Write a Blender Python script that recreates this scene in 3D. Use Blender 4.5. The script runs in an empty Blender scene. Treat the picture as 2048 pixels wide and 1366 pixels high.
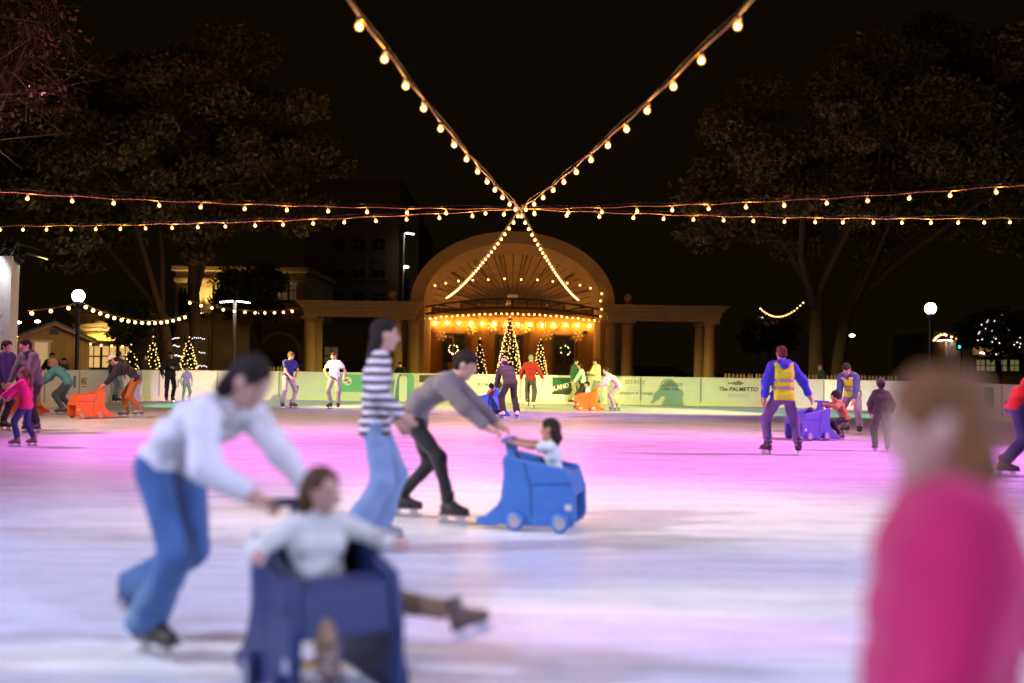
import bpy, math, random
import numpy as np
from mathutils import Vector, Matrix
random.seed(7)
rng = np.random.default_rng(11)
R = math.radians
S = bpy.context.scene
COL = S.collection

# ------------------------------------------------------------------ camera
FPX, CX, CY, CAMZ = 1991.0, 1024.0, 683.0, 1.38
PITCH, ROLL = math.atan(52 / FPX), 0.0145
_f = Vector((0, math.cos(PITCH), math.sin(PITCH)))
_u0 = Vector((0, -math.sin(PITCH), math.cos(PITCH)))
_r0 = Vector((1, 0, 0))
_r = _r0 * math.cos(ROLL) + _u0 * math.sin(ROLL)
_u = _u0 * math.cos(ROLL) - _r0 * math.sin(ROLL)
cd = bpy.data.cameras.new('camera')
cd.sensor_width = 36.0
cd.lens = FPX / 2048 * 36.0
cd.clip_start, cd.clip_end = 0.05, 600
cd.dof.use_dof = True
cd.dof.focus_distance = 26.0
cd.dof.aperture_fstop = 0.62
cam = bpy.data.objects.new('camera', cd)
COL.objects.link(cam)
cam.matrix_world = Matrix(((_r.x, _u.x, -_f.x, 0), (_r.y, _u.y, -_f.y, 0), (_r.z, _u.z, -_f.z, CAMZ), (0, 0, 0, 1)))
S.camera = cam
CAMP = Vector((0, 0, CAMZ))

def ray(px, py):
    return _f + _r * ((px - CX) / FPX) + _u * ((CY - py) / FPX)

def P(px, py, Y):
    d = ray(px, py)
    return CAMP + d * (Y / d.y)

def G(px, py):
    d = ray(px, py)
    return CAMP + d * (-CAMZ / d.z)

# ------------------------------------------------------------------ world, exposure, render
W = bpy.data.worlds.new('World')
S.world = W
W.use_nodes = True
_bg = W.node_tree.nodes['Background']
_bg.inputs['Color'].default_value = (1.0, 0.58, 0.26, 1)
_n, _l = W.node_tree.nodes, W.node_tree.links
_tc = _n.new('ShaderNodeTexCoord'); _sx = _n.new('ShaderNodeSeparateXYZ'); _mr = _n.new('ShaderNodeMapRange')
_l.new(_tc.outputs['Generated'], _sx.inputs[0]); _l.new(_sx.outputs['Z'], _mr.inputs['Value'])
_mr.inputs['From Min'].default_value = 0.0; _mr.inputs['From Max'].default_value = 0.55
_mr.inputs['To Min'].default_value = 0.0048; _mr.inputs['To Max'].default_value = 0.0036   # town glow low over the roofs, dark overhead
_l.new(_mr.outputs['Result'], _bg.inputs['Strength'])
S.view_settings.view_transform = 'Standard'
S.view_settings.look = 'None'
S.view_settings.exposure = 0.0
S.view_settings.gamma = 1.0
S.view_settings.use_curve_mapping = False
S.render.engine = 'CYCLES'
cy = S.cycles
cy.use_denoising = True
cy.use_light_tree = True
cy.max_bounces = 6
cy.diffuse_bounces = 3
cy.glossy_bounces = 3
cy.transmission_bounces = 4
cy.transparent_max_bounces = 6
cy.sample_clamp_indirect = 2.0
cy.sample_clamp_direct = 0.0
cy.caustics_reflective = False
cy.caustics_refractive = False
cy.blur_glossy = 1.0
S.render.film_transparent = False
# the night sky gives almost no light; the rest is rink and street lamps plus two added fill masts, built below

# ------------------------------------------------------------------ materials
MATS = {}

def _new(name):
    m = bpy.data.materials.new(name)
    m.use_nodes = True
    return m, m.node_tree.nodes, m.node_tree.links, m.node_tree.nodes['Principled BSDF']

def mat(name, col, rough=0.6, var=0.18, vs=6.0, bump=0.0, bs=60.0, metal=0.0, spec=0.5, sheen=0.0):
    if name in MATS:
        return MATS[name]
    m, n, l, b = _new(name)
    b.inputs['Roughness'].default_value = rough
    b.inputs['Metallic'].default_value = metal
    b.inputs['Specular IOR Level'].default_value = spec
    if sheen:
        b.inputs['Sheen Weight'].default_value = sheen
    tc = n.new('ShaderNodeTexCoord')
    nz = n.new('ShaderNodeTexNoise')
    nz.inputs['Scale'].default_value = vs
    nz.inputs['Detail'].default_value = 5
    l.new(tc.outputs['Object'], nz.inputs['Vector'])
    mx = n.new('ShaderNodeMix')
    mx.data_type = 'RGBA'
    c = list(col)
    mx.inputs['A'].default_value = [max(0, x * (1 - var)) for x in c] + [1]
    mx.inputs['B'].default_value = [min(1, x * (1 + var)) for x in c] + [1]
    l.new(nz.outputs['Fac'], mx.inputs['Factor'])
    l.new(mx.outputs['Result'], b.inputs['Base Color'])
    if bump:
        n2 = n.new('ShaderNodeTexNoise')
        n2.inputs['Scale'].default_value = bs
        n2.inputs['Detail'].default_value = 4
        l.new(tc.outputs['Object'], n2.inputs['Vector'])
        bp = n.new('ShaderNodeBump')
        bp.inputs['Strength'].default_value = bump
        bp.inputs['Distance'].default_value = 0.02
        l.new(n2.outputs['Fac'], bp.inputs['Height'])
        l.new(bp.outputs['Normal'], b.inputs['Normal'])
    MATS[name] = m
    return m

def emit(name, col, strength, sample=True):
    if name in MATS:
        return MATS[name]
    m, n, l, b = _new(name)
    b.inputs['Base Color'].default_value = (0.8, 0.75, 0.65, 1)
    b.inputs['Roughness'].default_value = 0.3
    b.inputs['Emission Color'].default_value = (*col, 1)
    b.inputs['Emission Strength'].default_value = strength
    m.cycles.emission_sampling = 'FRONT' if sample else 'NONE'
    MATS[name] = m
    return m

def glow_glass(name, col, strength, fac):
    m, n, l, b = _new(name)
    n.remove(b)
    out = n['Material Output']
    tr, em, mx = n.new('ShaderNodeBsdfTransparent'), n.new('ShaderNodeEmission'), n.new('ShaderNodeMixShader')
    em.inputs['Color'].default_value = (*col, 1); em.inputs['Strength'].default_value = strength
    mx.inputs['Fac'].default_value = fac
    l.new(tr.outputs[0], mx.inputs[1]); l.new(em.outputs[0], mx.inputs[2]); l.new(mx.outputs[0], out.inputs['Surface'])
    m.cycles.emission_sampling = 'NONE'
    return m

def fabric(name, col, rough=0.85, var=0.14):
    return mat('fabric_' + name, col, rough, var, 9.0, 0.25, 140.0, 0, 0.25, 0.15)

def plastic(name, col):
    return mat('plastic_' + name, col, 0.42, 0.22, 7.0, 0.15, 60.0)

def ice_mat():
    m, n, l, b = _new('ice')
    tc = n.new('ShaderNodeTexCoord')
    def noise(scale, detail, rot=0.0, sc=(1, 1, 1), dist=0.0):
        mp = n.new('ShaderNodeMapping')
        mp.inputs['Rotation'].default_value = (0, 0, rot)
        mp.inputs['Scale'].default_value = sc
        l.new(tc.outputs['Object'], mp.inputs['Vector'])
        t = n.new('ShaderNodeTexNoise')
        t.inputs['Scale'].default_value = scale
        t.inputs['Detail'].default_value = detail
        t.inputs['Distortion'].default_value = dist
        l.new(mp.outputs['Vector'], t.inputs['Vector'])
        return t.outputs['Fac']
    def ramp(x, a, b_):
        r = n.new('ShaderNodeMapRange')
        r.inputs['From Min'].default_value = a
        r.inputs['From Max'].default_value = b_
        l.new(x, r.inputs['Value'])
        return r.outputs['Result']
    def math_(op, a, c, cl=False):
        q = n.new('ShaderNodeMath')
        q.operation = op
        q.use_clamp = cl
        for i, v in enumerate((a, c)):
            if isinstance(v, (int, float)):
                q.inputs[i].default_value = v
            else:
                l.new(v, q.inputs[i])
        return q.outputs[0]
    # skate cuts: thin streaks in several directions
    cuts = None
    for rot, sc, ds in ((0.12, (0.35, 16, 1), 0.5), (-0.35, (0.4, 18, 1), 0.9), (0.8, (0.5, 15, 1), 1.2), (1.35, (0.4, 14, 1), 0.8), (0.3, (0.25, 30, 1), 0.6), (-0.1, (0.3, 26, 1), 0.8)):
        s_ = ramp(noise(2.2, 3, rot, sc, ds), 0.58, 0.70)
        cuts = s_ if cuts is None else math_('MAXIMUM', cuts, s_)
    patch = noise(0.5, 4, 0.1, (1, 1.5, 1), 0.3)
    mid = noise(3.0, 6)
    grain = noise(55, 5)
    snow = math_('MULTIPLY', ramp(patch, 0.35, 0.7), ramp(mid, 0.35, 0.65))
    hue = n.new('ShaderNodeMix')
    hue.data_type = 'RGBA'
    hue.inputs['A'].default_value = (0.56, 0.60, 0.66, 1)
    hue.inputs['B'].default_value = (0.87, 0.88, 0.90, 1)
    f = math_('ADD', math_('MULTIPLY', cuts, 0.55), math_('MULTIPLY', snow, 0.28), True)
    streak = noise(2.6, 6, 0.06, (0.22, 3.2, 1), 0.5)
    f = math_('ADD', f, math_('MULTIPLY', math_('SUBTRACT', streak, 0.5), 1.1), True)
    f = math_('ADD', f, math_('MULTIPLY', math_('SUBTRACT', grain, 0.5), 1.1), True)
    l.new(f, hue.inputs['Factor'])
    l.new(hue.outputs['Result'], b.inputs['Base Color'])
    l.new(math_('ADD', math_('MULTIPLY', f, 0.30), 0.26), b.inputs['Roughness'])
    b.inputs['Specular IOR Level'].default_value = 0.38
    h = math_('ADD', math_('MULTIPLY', grain, 0.6), math_('MULTIPLY', cuts, 0.5))
    bp = n.new('ShaderNodeBump')
    bp.inputs['Strength'].default_value = 0.35
    bp.inputs['Distance'].default_value = 0.012
    l.new(h, bp.inputs['Height'])
    l.new(bp.outputs['Normal'], b.inputs['Normal'])
    return m

def striped(name, c1, c2, scale):
    if name in MATS:
        return MATS[name]
    m, n, l, b = _new(name)
    tc = n.new('ShaderNodeTexCoord')
    w = n.new('ShaderNodeTexWave')
    w.bands_direction = 'Z'
    w.inputs['Scale'].default_value = scale
    w.inputs['Distortion'].default_value = 0.8
    w.inputs['Detail'].default_value = 1
    l.new(tc.outputs['Object'], w.inputs['Vector'])
    r = n.new('ShaderNodeValToRGB')
    r.color_ramp.elements[0].position = 0.42
    r.color_ramp.elements[0].color = (*c1, 1)
    r.color_ramp.elements[1].position = 0.52
    r.color_ramp.elements[1].color = (*c2, 1)
    l.new(w.outputs['Fac'], r.inputs['Fac'])
    l.new(r.outputs['Color'], b.inputs['Base Color'])
    b.inputs['Roughness'].default_value = 0.9
    b.inputs['Specular IOR Level'].default_value = 0.2
    MATS[name] = m
    return m

def leaf_mat(name, c1, c2):
    if name in MATS:
        return MATS[name]
    m, n, l, b = _new(name)
    g = n.new('ShaderNodeNewGeometry')
    r = n.new('ShaderNodeMix')
    r.data_type = 'RGBA'
    r.inputs['A'].default_value = (*c1, 1)
    r.inputs['B'].default_value = (*c2, 1)
    l.new(g.outputs['Random Per Island'], r.inputs['Factor'])
    l.new(r.outputs['Result'], b.inputs['Base Color'])
    b.inputs['Roughness'].default_value = 0.55
    b.inputs['Specular IOR Level'].default_value = 0.35
    MATS[name] = m
    return m

# ------------------------------------------------------------------ object helpers
def tag(o, label=None, cat=None, group=None, kind=None):
    if label: o['label'] = label
    if cat: o['category'] = cat
    if group: o['group'] = group
    if kind: o['kind'] = kind
    return o

def empty(name, loc=(0, 0, 0), rz=0.0, label=None, cat=None, group=None):
    o = bpy.data.objects.new(name, None)
    o.empty_display_size = 0.2
    o.location = loc
    o.rotation_euler = (0, 0, rz)
    COL.objects.link(o)
    return tag(o, label, cat, group)

def link(name, me, parent=None, loc=None, rot=None):
    o = bpy.data.objects.new(name, me)
    COL.objects.link(o)
    if parent is not None:
        o.parent = parent
    if loc is not None: o.location = loc
    if rot is not None: o.rotation_euler = rot
    return o

def copy_tree(o, parent=None):
    c = o.copy()
    COL.objects.link(c)
    c.parent = parent
    for ch in [x for x in o.children]:
        copy_tree(ch, c)
    return c

class MB:
    def __init__(s):
        s.v, s.f = [], []
    def add(s, vs, fs):
        o = len(s.v)
        s.v += [tuple(v) for v in vs]
        s.f += [tuple(i + o for i in f) for f in fs]
        return s
    def box(s, c, d, M=None):
        x, y, z = d[0] / 2, d[1] / 2, d[2] / 2
        vs = [Vector((i * x, j * y, k * z)) for i in (-1, 1) for j in (-1, 1) for k in (-1, 1)]
        if M is not None: vs = [M @ v for v in vs]
        vs = [v + Vector(c) for v in vs]
        return s.add(vs, [(0, 1, 3, 2), (4, 6, 7, 5), (0, 4, 5, 1), (2, 3, 7, 6), (0, 2, 6, 4), (1, 5, 7, 3)])
    def span(s, lo, hi):
        return s.box([(a + b) / 2 for a, b in zip(lo, hi)], [abs(b - a) for a, b in zip(lo, hi)])
    def tube(s, pts, rad, n=8, cap=True):
        pts = [Vector(p) for p in pts]
        if not hasattr(rad, '__len__'): rad = [rad] * len(pts)
        vs, fs = [], []
        ref = None
        for i, p in enumerate(pts):
            d = (pts[min(i + 1, len(pts) - 1)] - pts[max(i - 1, 0)])
            if d.length < 1e-9: d = Vector((0, 0, 1))
            d.normalize()
            if ref is None:
                ref = Vector((0, 0, 1)) if abs(d.z) < 0.9 else Vector((1, 0, 0))
            a = d.cross(ref)
            if a.length < 1e-6: a = d.orthogonal()
            a.normalize()
            b = d.cross(a)
            ref = a.cross(d)
            for k in range(n):
                t = 2 * math.pi * k / n
                vs.append(p + (a * math.cos(t) + b * math.sin(t)) * rad[i])
        for i in range(len(pts) - 1):
            for k in range(n):
                fs.append((i * n + k, i * n + (k + 1) % n, (i + 1) * n + (k + 1) % n, (i + 1) * n + k))
        if cap:
            fs.append(tuple(range(n)))
            fs.append(tuple(range((len(pts) - 1) * n, len(pts) * n))[::-1])
        return s.add(vs, fs)
    def lathe(s, prof, n=16, c=(0, 0, 0), ax='z'):
        vs, fs = [], []
        for r, z in prof:
            for k in range(n):
                t = 2 * math.pi * k / n
                p = (r * math.cos(t), r * math.sin(t), z)
                if ax == 'y': p = (p[0], p[2], p[1])
                if ax == 'x': p = (p[2], p[0], p[1])
                vs.append((p[0] + c[0], p[1] + c[1], p[2] + c[2]))
        for i in range(len(prof) - 1):
            for k in range(n):
                fs.append((i * n + k, i * n + (k + 1) % n, (i + 1) * n + (k + 1) % n, (i + 1) * n + k))
        fs.append(tuple(range(n))[::-1])
        fs.append(tuple(range((len(prof) - 1) * n, len(prof) * n)))
        return s.add(vs, fs)
    def ball(s, c, r, n=12, m=7, sq=(1, 1, 1)):
        pr = [(max(1e-4, math.sin(math.pi * i / m)) * r, -math.cos(math.pi * i / m) * r) for i in range(m + 1)]
        o = MB().lathe(pr, n)
        return s.add([(x * sq[0] + c[0], y * sq[1] + c[1], z * sq[2] + c[2]) for x, y, z in o.v], o.f)
    def prism(s, poly, a, b, plane='xz'):
        k = len(poly)
        def pt(p, t):
            return (p[0], t, p[1]) if plane == 'xz' else ((p[0], p[1], t) if plane == 'xy' else (t, p[0], p[1]))
        vs = [pt(p, a) for p in poly] + [pt(p, b) for p in poly]
        fs = [tuple(range(k)), tuple(range(k, 2 * k))[::-1]]
        fs += [(i, i + k, (i + 1) % k + k, (i + 1) % k) for i in range(k)]
        return s.add(vs, fs)
    def mesh(s, name, m, smooth=False):
        me = bpy.data.meshes.new(name)
        me.from_pydata(s.v, [], s.f)
        import bmesh
        bm = bmesh.new(); bm.from_mesh(me)
        bmesh.ops.recalc_face_normals(bm, faces=bm.faces)
        bm.to_mesh(me); bm.free()
        if m is not None: me.materials.append(m)
        if smooth:
            me.polygons.foreach_set('use_smooth', [True] * len(me.polygons))
        return me
    def build(s, name, m, parent=None, smooth=False, bevel=0.0, seg=2, loc=None, rot=None, auto=None):
        me = s.mesh(name, m, smooth)
        o = link(name, me, parent, loc, rot)
        if bevel:
            bv = o.modifiers.new('bevel', 'BEVEL')
            bv.width = bevel
            bv.segments = seg
            bv.limit_method = 'ANGLE'
            bv.angle_limit = R(35)
        if auto:
            try:
                me.set_sharp_from_angle(angle=R(auto))
            except Exception:
                pass
        return o

def text_mesh(body, size, m, name='lettering', shear=0.0, ext=0.002, parent=None, M=None, align='CENTER', bold=0.0):
    cu = bpy.data.curves.new('t', 'FONT')
    cu.body = body
    cu.size = size
    cu.shear = shear
    cu.align_x = align
    cu.align_y = 'CENTER'
    cu.extrude = ext
    cu.offset = bold
    cu.resolution_u = 2
    o = bpy.data.objects.new('t', cu)
    COL.objects.link(o)
    dg = bpy.context.evaluated_depsgraph_get()
    me = bpy.data.meshes.new_from_object(o.evaluated_get(dg))
    bpy.data.objects.remove(o)
    me.name = name
    me.materials.clear()
    me.materials.append(m)
    t = link(name, me, parent)
    if M is not None: t.matrix_local = M
    return t

# ------------------------------------------------------------------ signed-distance modelling (bodies, clothes, hair)
def surface_nets(D, org, h):
    ins = D < 0
    c = [ins[i:D.shape[0] - 1 + i, j:D.shape[1] - 1 + j, k:D.shape[2] - 1 + k] for i in (0, 1) for j in (0, 1) for k in (0, 1)]
    cnt = sum(x.astype(np.int8) for x in c)
    act = (cnt > 0) & (cnt < 8)
    idx = np.argwhere(act)
    N = len(idx)
    if N == 0: return np.zeros((0, 3)), np.zeros((0, 4), int)
    imap = -np.ones(act.shape, np.int32)
    imap[act] = np.arange(N)
    cor = np.array([(i, j, k) for i in (0, 1) for j in (0, 1) for k in (0, 1)])
    val = np.stack([D[idx[:, 0] + q[0], idx[:, 1] + q[1], idx[:, 2] + q[2]] for q in cor], 1)
    acc = np.zeros((N, 3)); num = np.zeros(N)
    for a in range(8):
        for b in range(a + 1, 8):
            if abs(cor[a] - cor[b]).sum() != 1: continue
            va, vb = val[:, a], val[:, b]
            s = (va < 0) != (vb < 0)
            t = np.where(s, va / np.where(s, va - vb, 1), 0)
            p = cor[a] + t[:, None] * (cor[b] - cor[a])
            acc[s] += p[s]; num[s] += 1
    V = (idx + acc / num[:, None]) * h + org
    F = []
    for ax in range(3):
        sl0 = [slice(None)] * 3; sl1 = [slice(None)] * 3
        sl0[ax] = slice(0, -1); sl1[ax] = slice(1, None)
        A, B = ins[tuple(sl0)], ins[tuple(sl1)]
        e = np.argwhere(A != B)
        o1, o2 = [(1, 2), (2, 0), (0, 1)][ax]
        ok = (e[:, o1] > 0) & (e[:, o2] > 0) & (e[:, o1] < D.shape[o1] - 1) & (e[:, o2] < D.shape[o2] - 1)
        e = e[ok]
        fl = A[e[:, 0], e[:, 1], e[:, 2]]
        q = []
        for d1, d2 in ((-1, -1), (0, -1), (0, 0), (-1, 0)):
            x = e.copy(); x[:, o1] += d1; x[:, o2] += d2
            q.append(imap[x[:, 0], x[:, 1], x[:, 2]])
        q = np.stack(q, 1)
        q[~fl] = q[~fl][:, ::-1]
        F.append(q)
    F = np.concatenate(F)
    return V, F[(F >= 0).all(1)]

def smin(a, b, k):
    if k <= 0: return np.minimum(a, b)
    h = np.clip(0.5 + 0.5 * (b - a) / k, 0, 1)
    return b * (1 - h) + a * h - k * h * (1 - h)

def pdist(p, X, Y, Z):
    if p[0] == 'c':
        a, b, ra, rb = np.array(p[1], np.float32), np.array(p[2], np.float32), p[3], p[4]
        ba = b - a
        L = max(float(ba @ ba), 1e-9)
        x, y, z = X - a[0], Y - a[1], Z - a[2]
        t = np.clip((x * ba[0] + y * ba[1] + z * ba[2]) / L, 0, 1)
        return np.sqrt((x - t * ba[0]) ** 2 + (y - t * ba[1]) ** 2 + (z - t * ba[2]) ** 2) - (ra + t * (rb - ra))
    c, rad, M = np.array(p[1], np.float32), np.array(p[2], np.float32), np.array(p[3], np.float32)
    x, y, z = X - c[0], Y - c[1], Z - c[2]
    q = [(x * M[0, i] + y * M[1, i] + z * M[2, i]) / rad[i] for i in range(3)]
    k0 = np.sqrt(q[0] ** 2 + q[1] ** 2 + q[2] ** 2)
    k1 = np.sqrt((q[0] / rad[0]) ** 2 + (q[1] / rad[1]) ** 2 + (q[2] / rad[2]) ** 2) + 1e-6
    return k0 * (k0 - 1) / k1

def pbox(p):
    if p[0] == 'c':
        a, b = np.array(p[1]), np.array(p[2])
        r = max(p[3], p[4])
        return np.minimum(a, b) - r, np.maximum(a, b) + r
    r = max(p[2])
    return np.array(p[1]) - r, np.array(p[1]) + r

def sdf_solid(groups, h, k=0.04, folds=0.0, seed=0, ff=34.0):
    lo = np.min([pbox(p)[0] for g in groups for p in g['p']], 0) - 0.03 - h
    hi = np.max([pbox(p)[1] for g in groups for p in g['p']], 0) + 0.03 + h
    ns = np.ceil((hi - lo) / h).astype(int) + 1
    ax = [(lo[i] + h * np.arange(ns[i])).astype(np.float32) for i in range(3)]
    T = None
    for g in groups:
        D = np.full(ns, 0.5, np.float32)
        for p in g['p']:
            a, b = pbox(p)
            m = 0.09
            s = [slice(max(0, int((a[i] - m - lo[i]) / h)), min(ns[i], int((b[i] + m - lo[i]) / h) + 2)) for i in range(3)]
            d = pdist(p, ax[0][s[0]][:, None, None], ax[1][s[1]][None, :, None], ax[2][s[2]][None, None, :])
            D[s[0], s[1], s[2]] = smin(D[s[0], s[1], s[2]], d.astype(np.float32), g.get('k', k))
        for p in g.get('sub', ()):
            d = pdist(p, ax[0][:, None, None], ax[1][None, :, None], ax[2][None, None, :])
            D = -smin(-D, d.astype(np.float32), 0.012)
        for p0, nn in g.get('cuts', ()):
            d = (ax[0] - p0[0])[:, None, None] * nn[0] + (ax[1] - p0[1])[None, :, None] * nn[1] + (ax[2] - p0[2])[None, None, :] * nn[2]
            D = np.maximum(D, d.astype(np.float32))
        T = D if T is None else smin(T, D, g.get('kj', k))
    if folds:
        q = np.random.default_rng(seed)
        for j in range(4):
            w = q.normal(size=3); w /= np.linalg.norm(w)
            w = w * ff * (0.7 + 0.5 * j)
            ph = q.uniform(0, 6.28)
            n_ = np.sin((ax[0] * w[0])[:, None, None] + (ax[1] * w[1])[None, :, None] + (ax[2] * w[2])[None, None, :] + ph + 1.5 * np.sin(9 * ax[2] + j)[None, None, :])
            T = T + (folds / (1 + 0.5 * j)) * n_.astype(np.float32)
    return surface_nets(T, lo, h)

def sdf_obj(name, groups, h, m, parent=None, extra=None, **kw):
    V, F = sdf_solid(groups, h, **kw)
    vs = [tuple(x) for x in V.tolist()]
    fs = [tuple(x) for x in F.tolist()]
    if extra is not None:
        o = len(vs)
        vs += extra.v
        fs += [tuple(i + o for i in f) for f in extra.f]
    me = bpy.data.meshes.new(name)
    me.from_pydata(vs, [], fs)
    me.materials.append(m)
    me.polygons.foreach_set('use_smooth', [True] * len(me.polygons))
    return link(name, me, parent)
# ================================================================== SETTING
M_STONE = mat('limestone', (0.27, 0.150, 0.050), 0.8, 0.2, 3.0, 0.3, 25)
M_STUCCO = mat('stucco', (0.30, 0.160, 0.038), 0.85, 0.22, 2.0, 0.25, 40)
M_WOODV = mat('vault_boards', (0.30, 0.19, 0.09), 0.7, 0.25, 5.0, 0.2, 30)
M_DARKSTEEL = mat('dark_steel', (0.035, 0.04, 0.038), 0.5, 0.2, 8, 0, 0, 0.6)
M_BLACK = mat('black_paint', (0.012, 0.012, 0.013), 0.5, 0.2, 8)
M_WHITEP = mat('white_panel', (0.72, 0.71, 0.66), 0.38, 0.13, 4.0, 0.08, 20)
M_CABLE = mat('cable_rubber', (0.42, 0.21, 0.03), 0.5, 0.1)
M_GLASSD = mat('dark_glass', (0.01, 0.012, 0.015), 0.12, 0.1, 3)
M_BULB = glow_glass('bulb_glass', (1.0, 0.40, 0.055), 3.2, 0.55)
M_FIL = emit('bulb_filament', (1.0, 0.55, 0.16), 40.0, False)
M_BULB_FAR = emit('bulb_far', (1.0, 0.55, 0.20), 9.0, False)
M_FAIRY = emit('fairy_warm', (1.0, 0.58, 0.17), 4.5, False)
M_FAIRYW = emit('fairy_white', (0.95, 0.85, 0.95), 2.2, False)
M_GLOBE = emit('globe_white', (1.0, 0.97, 0.86), 28.0)
M_LEDW = emit('led_white', (0.95, 0.95, 1.0), 16.0)
M_WINWARM = emit('window_warm', (1.0, 0.58, 0.18), 0.75)
M_WINDIM = emit('window_dim', (1.0, 0.62, 0.28), 0.035, False)

# ground
g = MB().add([(-260, -60, -0.03), (260, -60, -0.03), (260, 420, -0.03), (-260, 420, -0.03)], [(0, 1, 2, 3)])
tag(g.build('plaza_ground', mat('pavement', (0.075, 0.068, 0.06), 0.85, 0.3, 0.8, 0.3, 30)), kind='structure')

# rink outline (rounded rectangle)
XL, XR, YB, YF, RC = -13.6, 14.3, 38.7, -6.0, 6.0
def rink_path():
    pts = [(XL, YF), (XL, YB - RC)]
    for i in range(1, 9):
        a = math.pi - math.pi / 2 * i / 9
        pts.append((XL + RC + RC * math.cos(a), YB - RC + RC * math.sin(a)))
    pts += [(XL + RC, YB), (XR - RC, YB)]
    for i in range(1, 9):
        a = math.pi / 2 - math.pi / 2 * i / 9
        pts.append((XR - RC + RC * math.cos(a), YB - RC + RC * math.sin(a)))
    pts += [(XR, YB - RC), (XR, YF)]
    return pts
RP = rink_path()
ice = MB().add([(x, y, 0) for x, y in RP], [tuple(range(len(RP)))])
tag(ice.build('ice_rink', ice_mat()), kind='structure')

# dasher boards: one wall, panels of about 2.4 m
boards = empty('rink_boards', (0, YB, 0), 0, 'white dasher board wall round the ice with sponsor panels', 'rink boards')
BH = 1.10
def along(path, step):
    segs, L = [], 0
    for (a, b) in zip(path[:-1], path[1:]):
        d = math.hypot(b[0] - a[0], b[1] - a[1]); segs.append((L, d, a, b)); L += d
    n = round(L / step)
    out = []
    for i in range(n + 1):
        t = L * i / n
        for (s0, d, a, b) in segs:
            if t <= s0 + d + 1e-6:
                u = (t - s0) / d
                out.append((a[0] + (b[0] - a[0]) * u, a[1] + (b[1] - a[1]) * u)); break
    return out
PANEL_AT = []
M_KICK = mat('kick_plate', (0.74, 0.70, 0.50), 0.4, 0.08, 2)
BP = along(RP, 2.35)
for a, b in zip(BP[:-1], BP[1:]):
    d = Vector((b[0] - a[0], b[1] - a[1], 0)); L = d.length
    ang = math.atan2(d.y, d.x)
    mid = Vector(((a[0] + b[0]) / 2, (a[1] + b[1]) / 2 - YB, 0))
    q = MB().box((0, 0.032, 0.62), (L - 0.012, 0.06, 0.90))
    p = q.build('panel', M_WHITEP, boards, bevel=0.006, loc=mid, rot=(0, 0, ang))
    MB().box((0, 0.024, 0.085), (L - 0.008, 0.07, 0.17)).build('kick_plate', M_KICK, p, bevel=0.006)
    MB().box((L / 2, 0.022, 0.62), (0.055, 0.058, 0.89)).build('joint_strip', mat('joint_grey', (0.30, 0.30, 0.28), 0.5, 0.2), p)
    MB().box((0, 0.03, 1.087), (L - 0.006, 0.10, 0.034)).build('top_rail', M_WHITEP, p, bevel=0.008)
    PANEL_AT.append((p, mid + Vector((0, YB, 0)), ang, L))

def panel_at(px):
    """board panel that the photograph shows at column px, with local x of that column"""
    d = ray(px, 770)
    best = None
    for p, c, ang, L in PANEL_AT:
        t = Vector((math.cos(ang), math.sin(ang)))
        # solve CAM + s*d = c + u*t in plan
        det = d.x * (-t.y) + t.x * d.y
        if abs(det) < 1e-9: continue
        s = (c.x * (-t.y) + t.x * c.y) / det
        u = (d.x * c.y - d.y * c.x) / det
        if s > 0 and abs(u) <= L / 2 + 0.02:
            best = (p, -u, s)
            hit = CAMP + d * s
            best = (p, (Vector((hit.x, hit.y)) - Vector((c.x, c.y))).dot(t), L)
    return best

def on_board(z, x, lift=0.004):
    return Matrix.Translation((x, -lift, z)) @ Matrix.Rotation(R(90), 4, 'X')

def plate(px, w, z0, z1, m, name='sponsor_plate', lift=0.003):
    p, x, L = panel_at(px)
    return MB().span((x - w / 2, -lift, z0), (x + w / 2, 0.001, z1)).build(name, m, p), p, x

M_INK = mat('print_dark', (0.03, 0.035, 0.03), 0.5, 0.1)
M_INKG = mat('print_grey', (0.22, 0.24, 0.20), 0.5, 0.1)
M_PGREEN = mat('print_green', (0.01, 0.10, 0.04), 0.5, 0.1)
M_PMINT = mat('print_mint', (0.18, 0.48, 0.34), 0.5, 0.08)
M_PYEL = mat('print_yellow', (0.62, 0.36, 0.03), 0.5, 0.1)
M_PBLUE = mat('print_blue', (0.06, 0.16, 0.30), 0.5, 0.1)
M_PWHITE = mat('print_white', (0.75, 0.75, 0.7), 0.5, 0.05)
M_PRED = mat('print_red', (0.5, 0.09, 0.03), 0.5, 0.1)
def letters(px, z, body, size, m, shear=0.0, bold=0.0, dx=0.0, lift=0.006):
    p, x, L = panel_at(px)
    return text_mesh(body, size, m, 'lettering', shear, 0.001, p, on_board(z, x + dx, lift), bold=bold)
# green sponsor panel with slanted name band
s_, p_, x_ = plate(1138, 1.30, 0.36, 1.02, M_PGREEN)
b_ = MB().prism([(x_ - 0.65, 0.47), (x_ + 0.65, 0.80), (x_ + 0.65, 1.00), (x_ - 0.65, 0.66)], -0.008, -0.0035).build('name_band', M_PWHITE, p_)
b2 = MB().prism([(x_ - 0.65, 0.36), (x_ + 0.65, 0.36), (x_ + 0.65, 0.76), (x_ - 0.65, 0.42)], -0.0078, -0.0032).build('dark_wedge', M_INK, p_)
Mx = Matrix.Translation((x_ - 0.02, -0.0135, 0.725)) @ Matrix.Rotation(R(90), 4, 'X') @ Matrix.Rotation(math.atan(0.253), 4, 'Z')
MB().prism([(-0.60, -0.085), (0.6, -0.085), (0.6, 0.085), (-0.6, 0.085)], 0, 0.003, 'xy').build('name_plate', M_INK, p_).matrix_local = Mx @ Matrix.Translation((0, 0, -0.0035))
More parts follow.
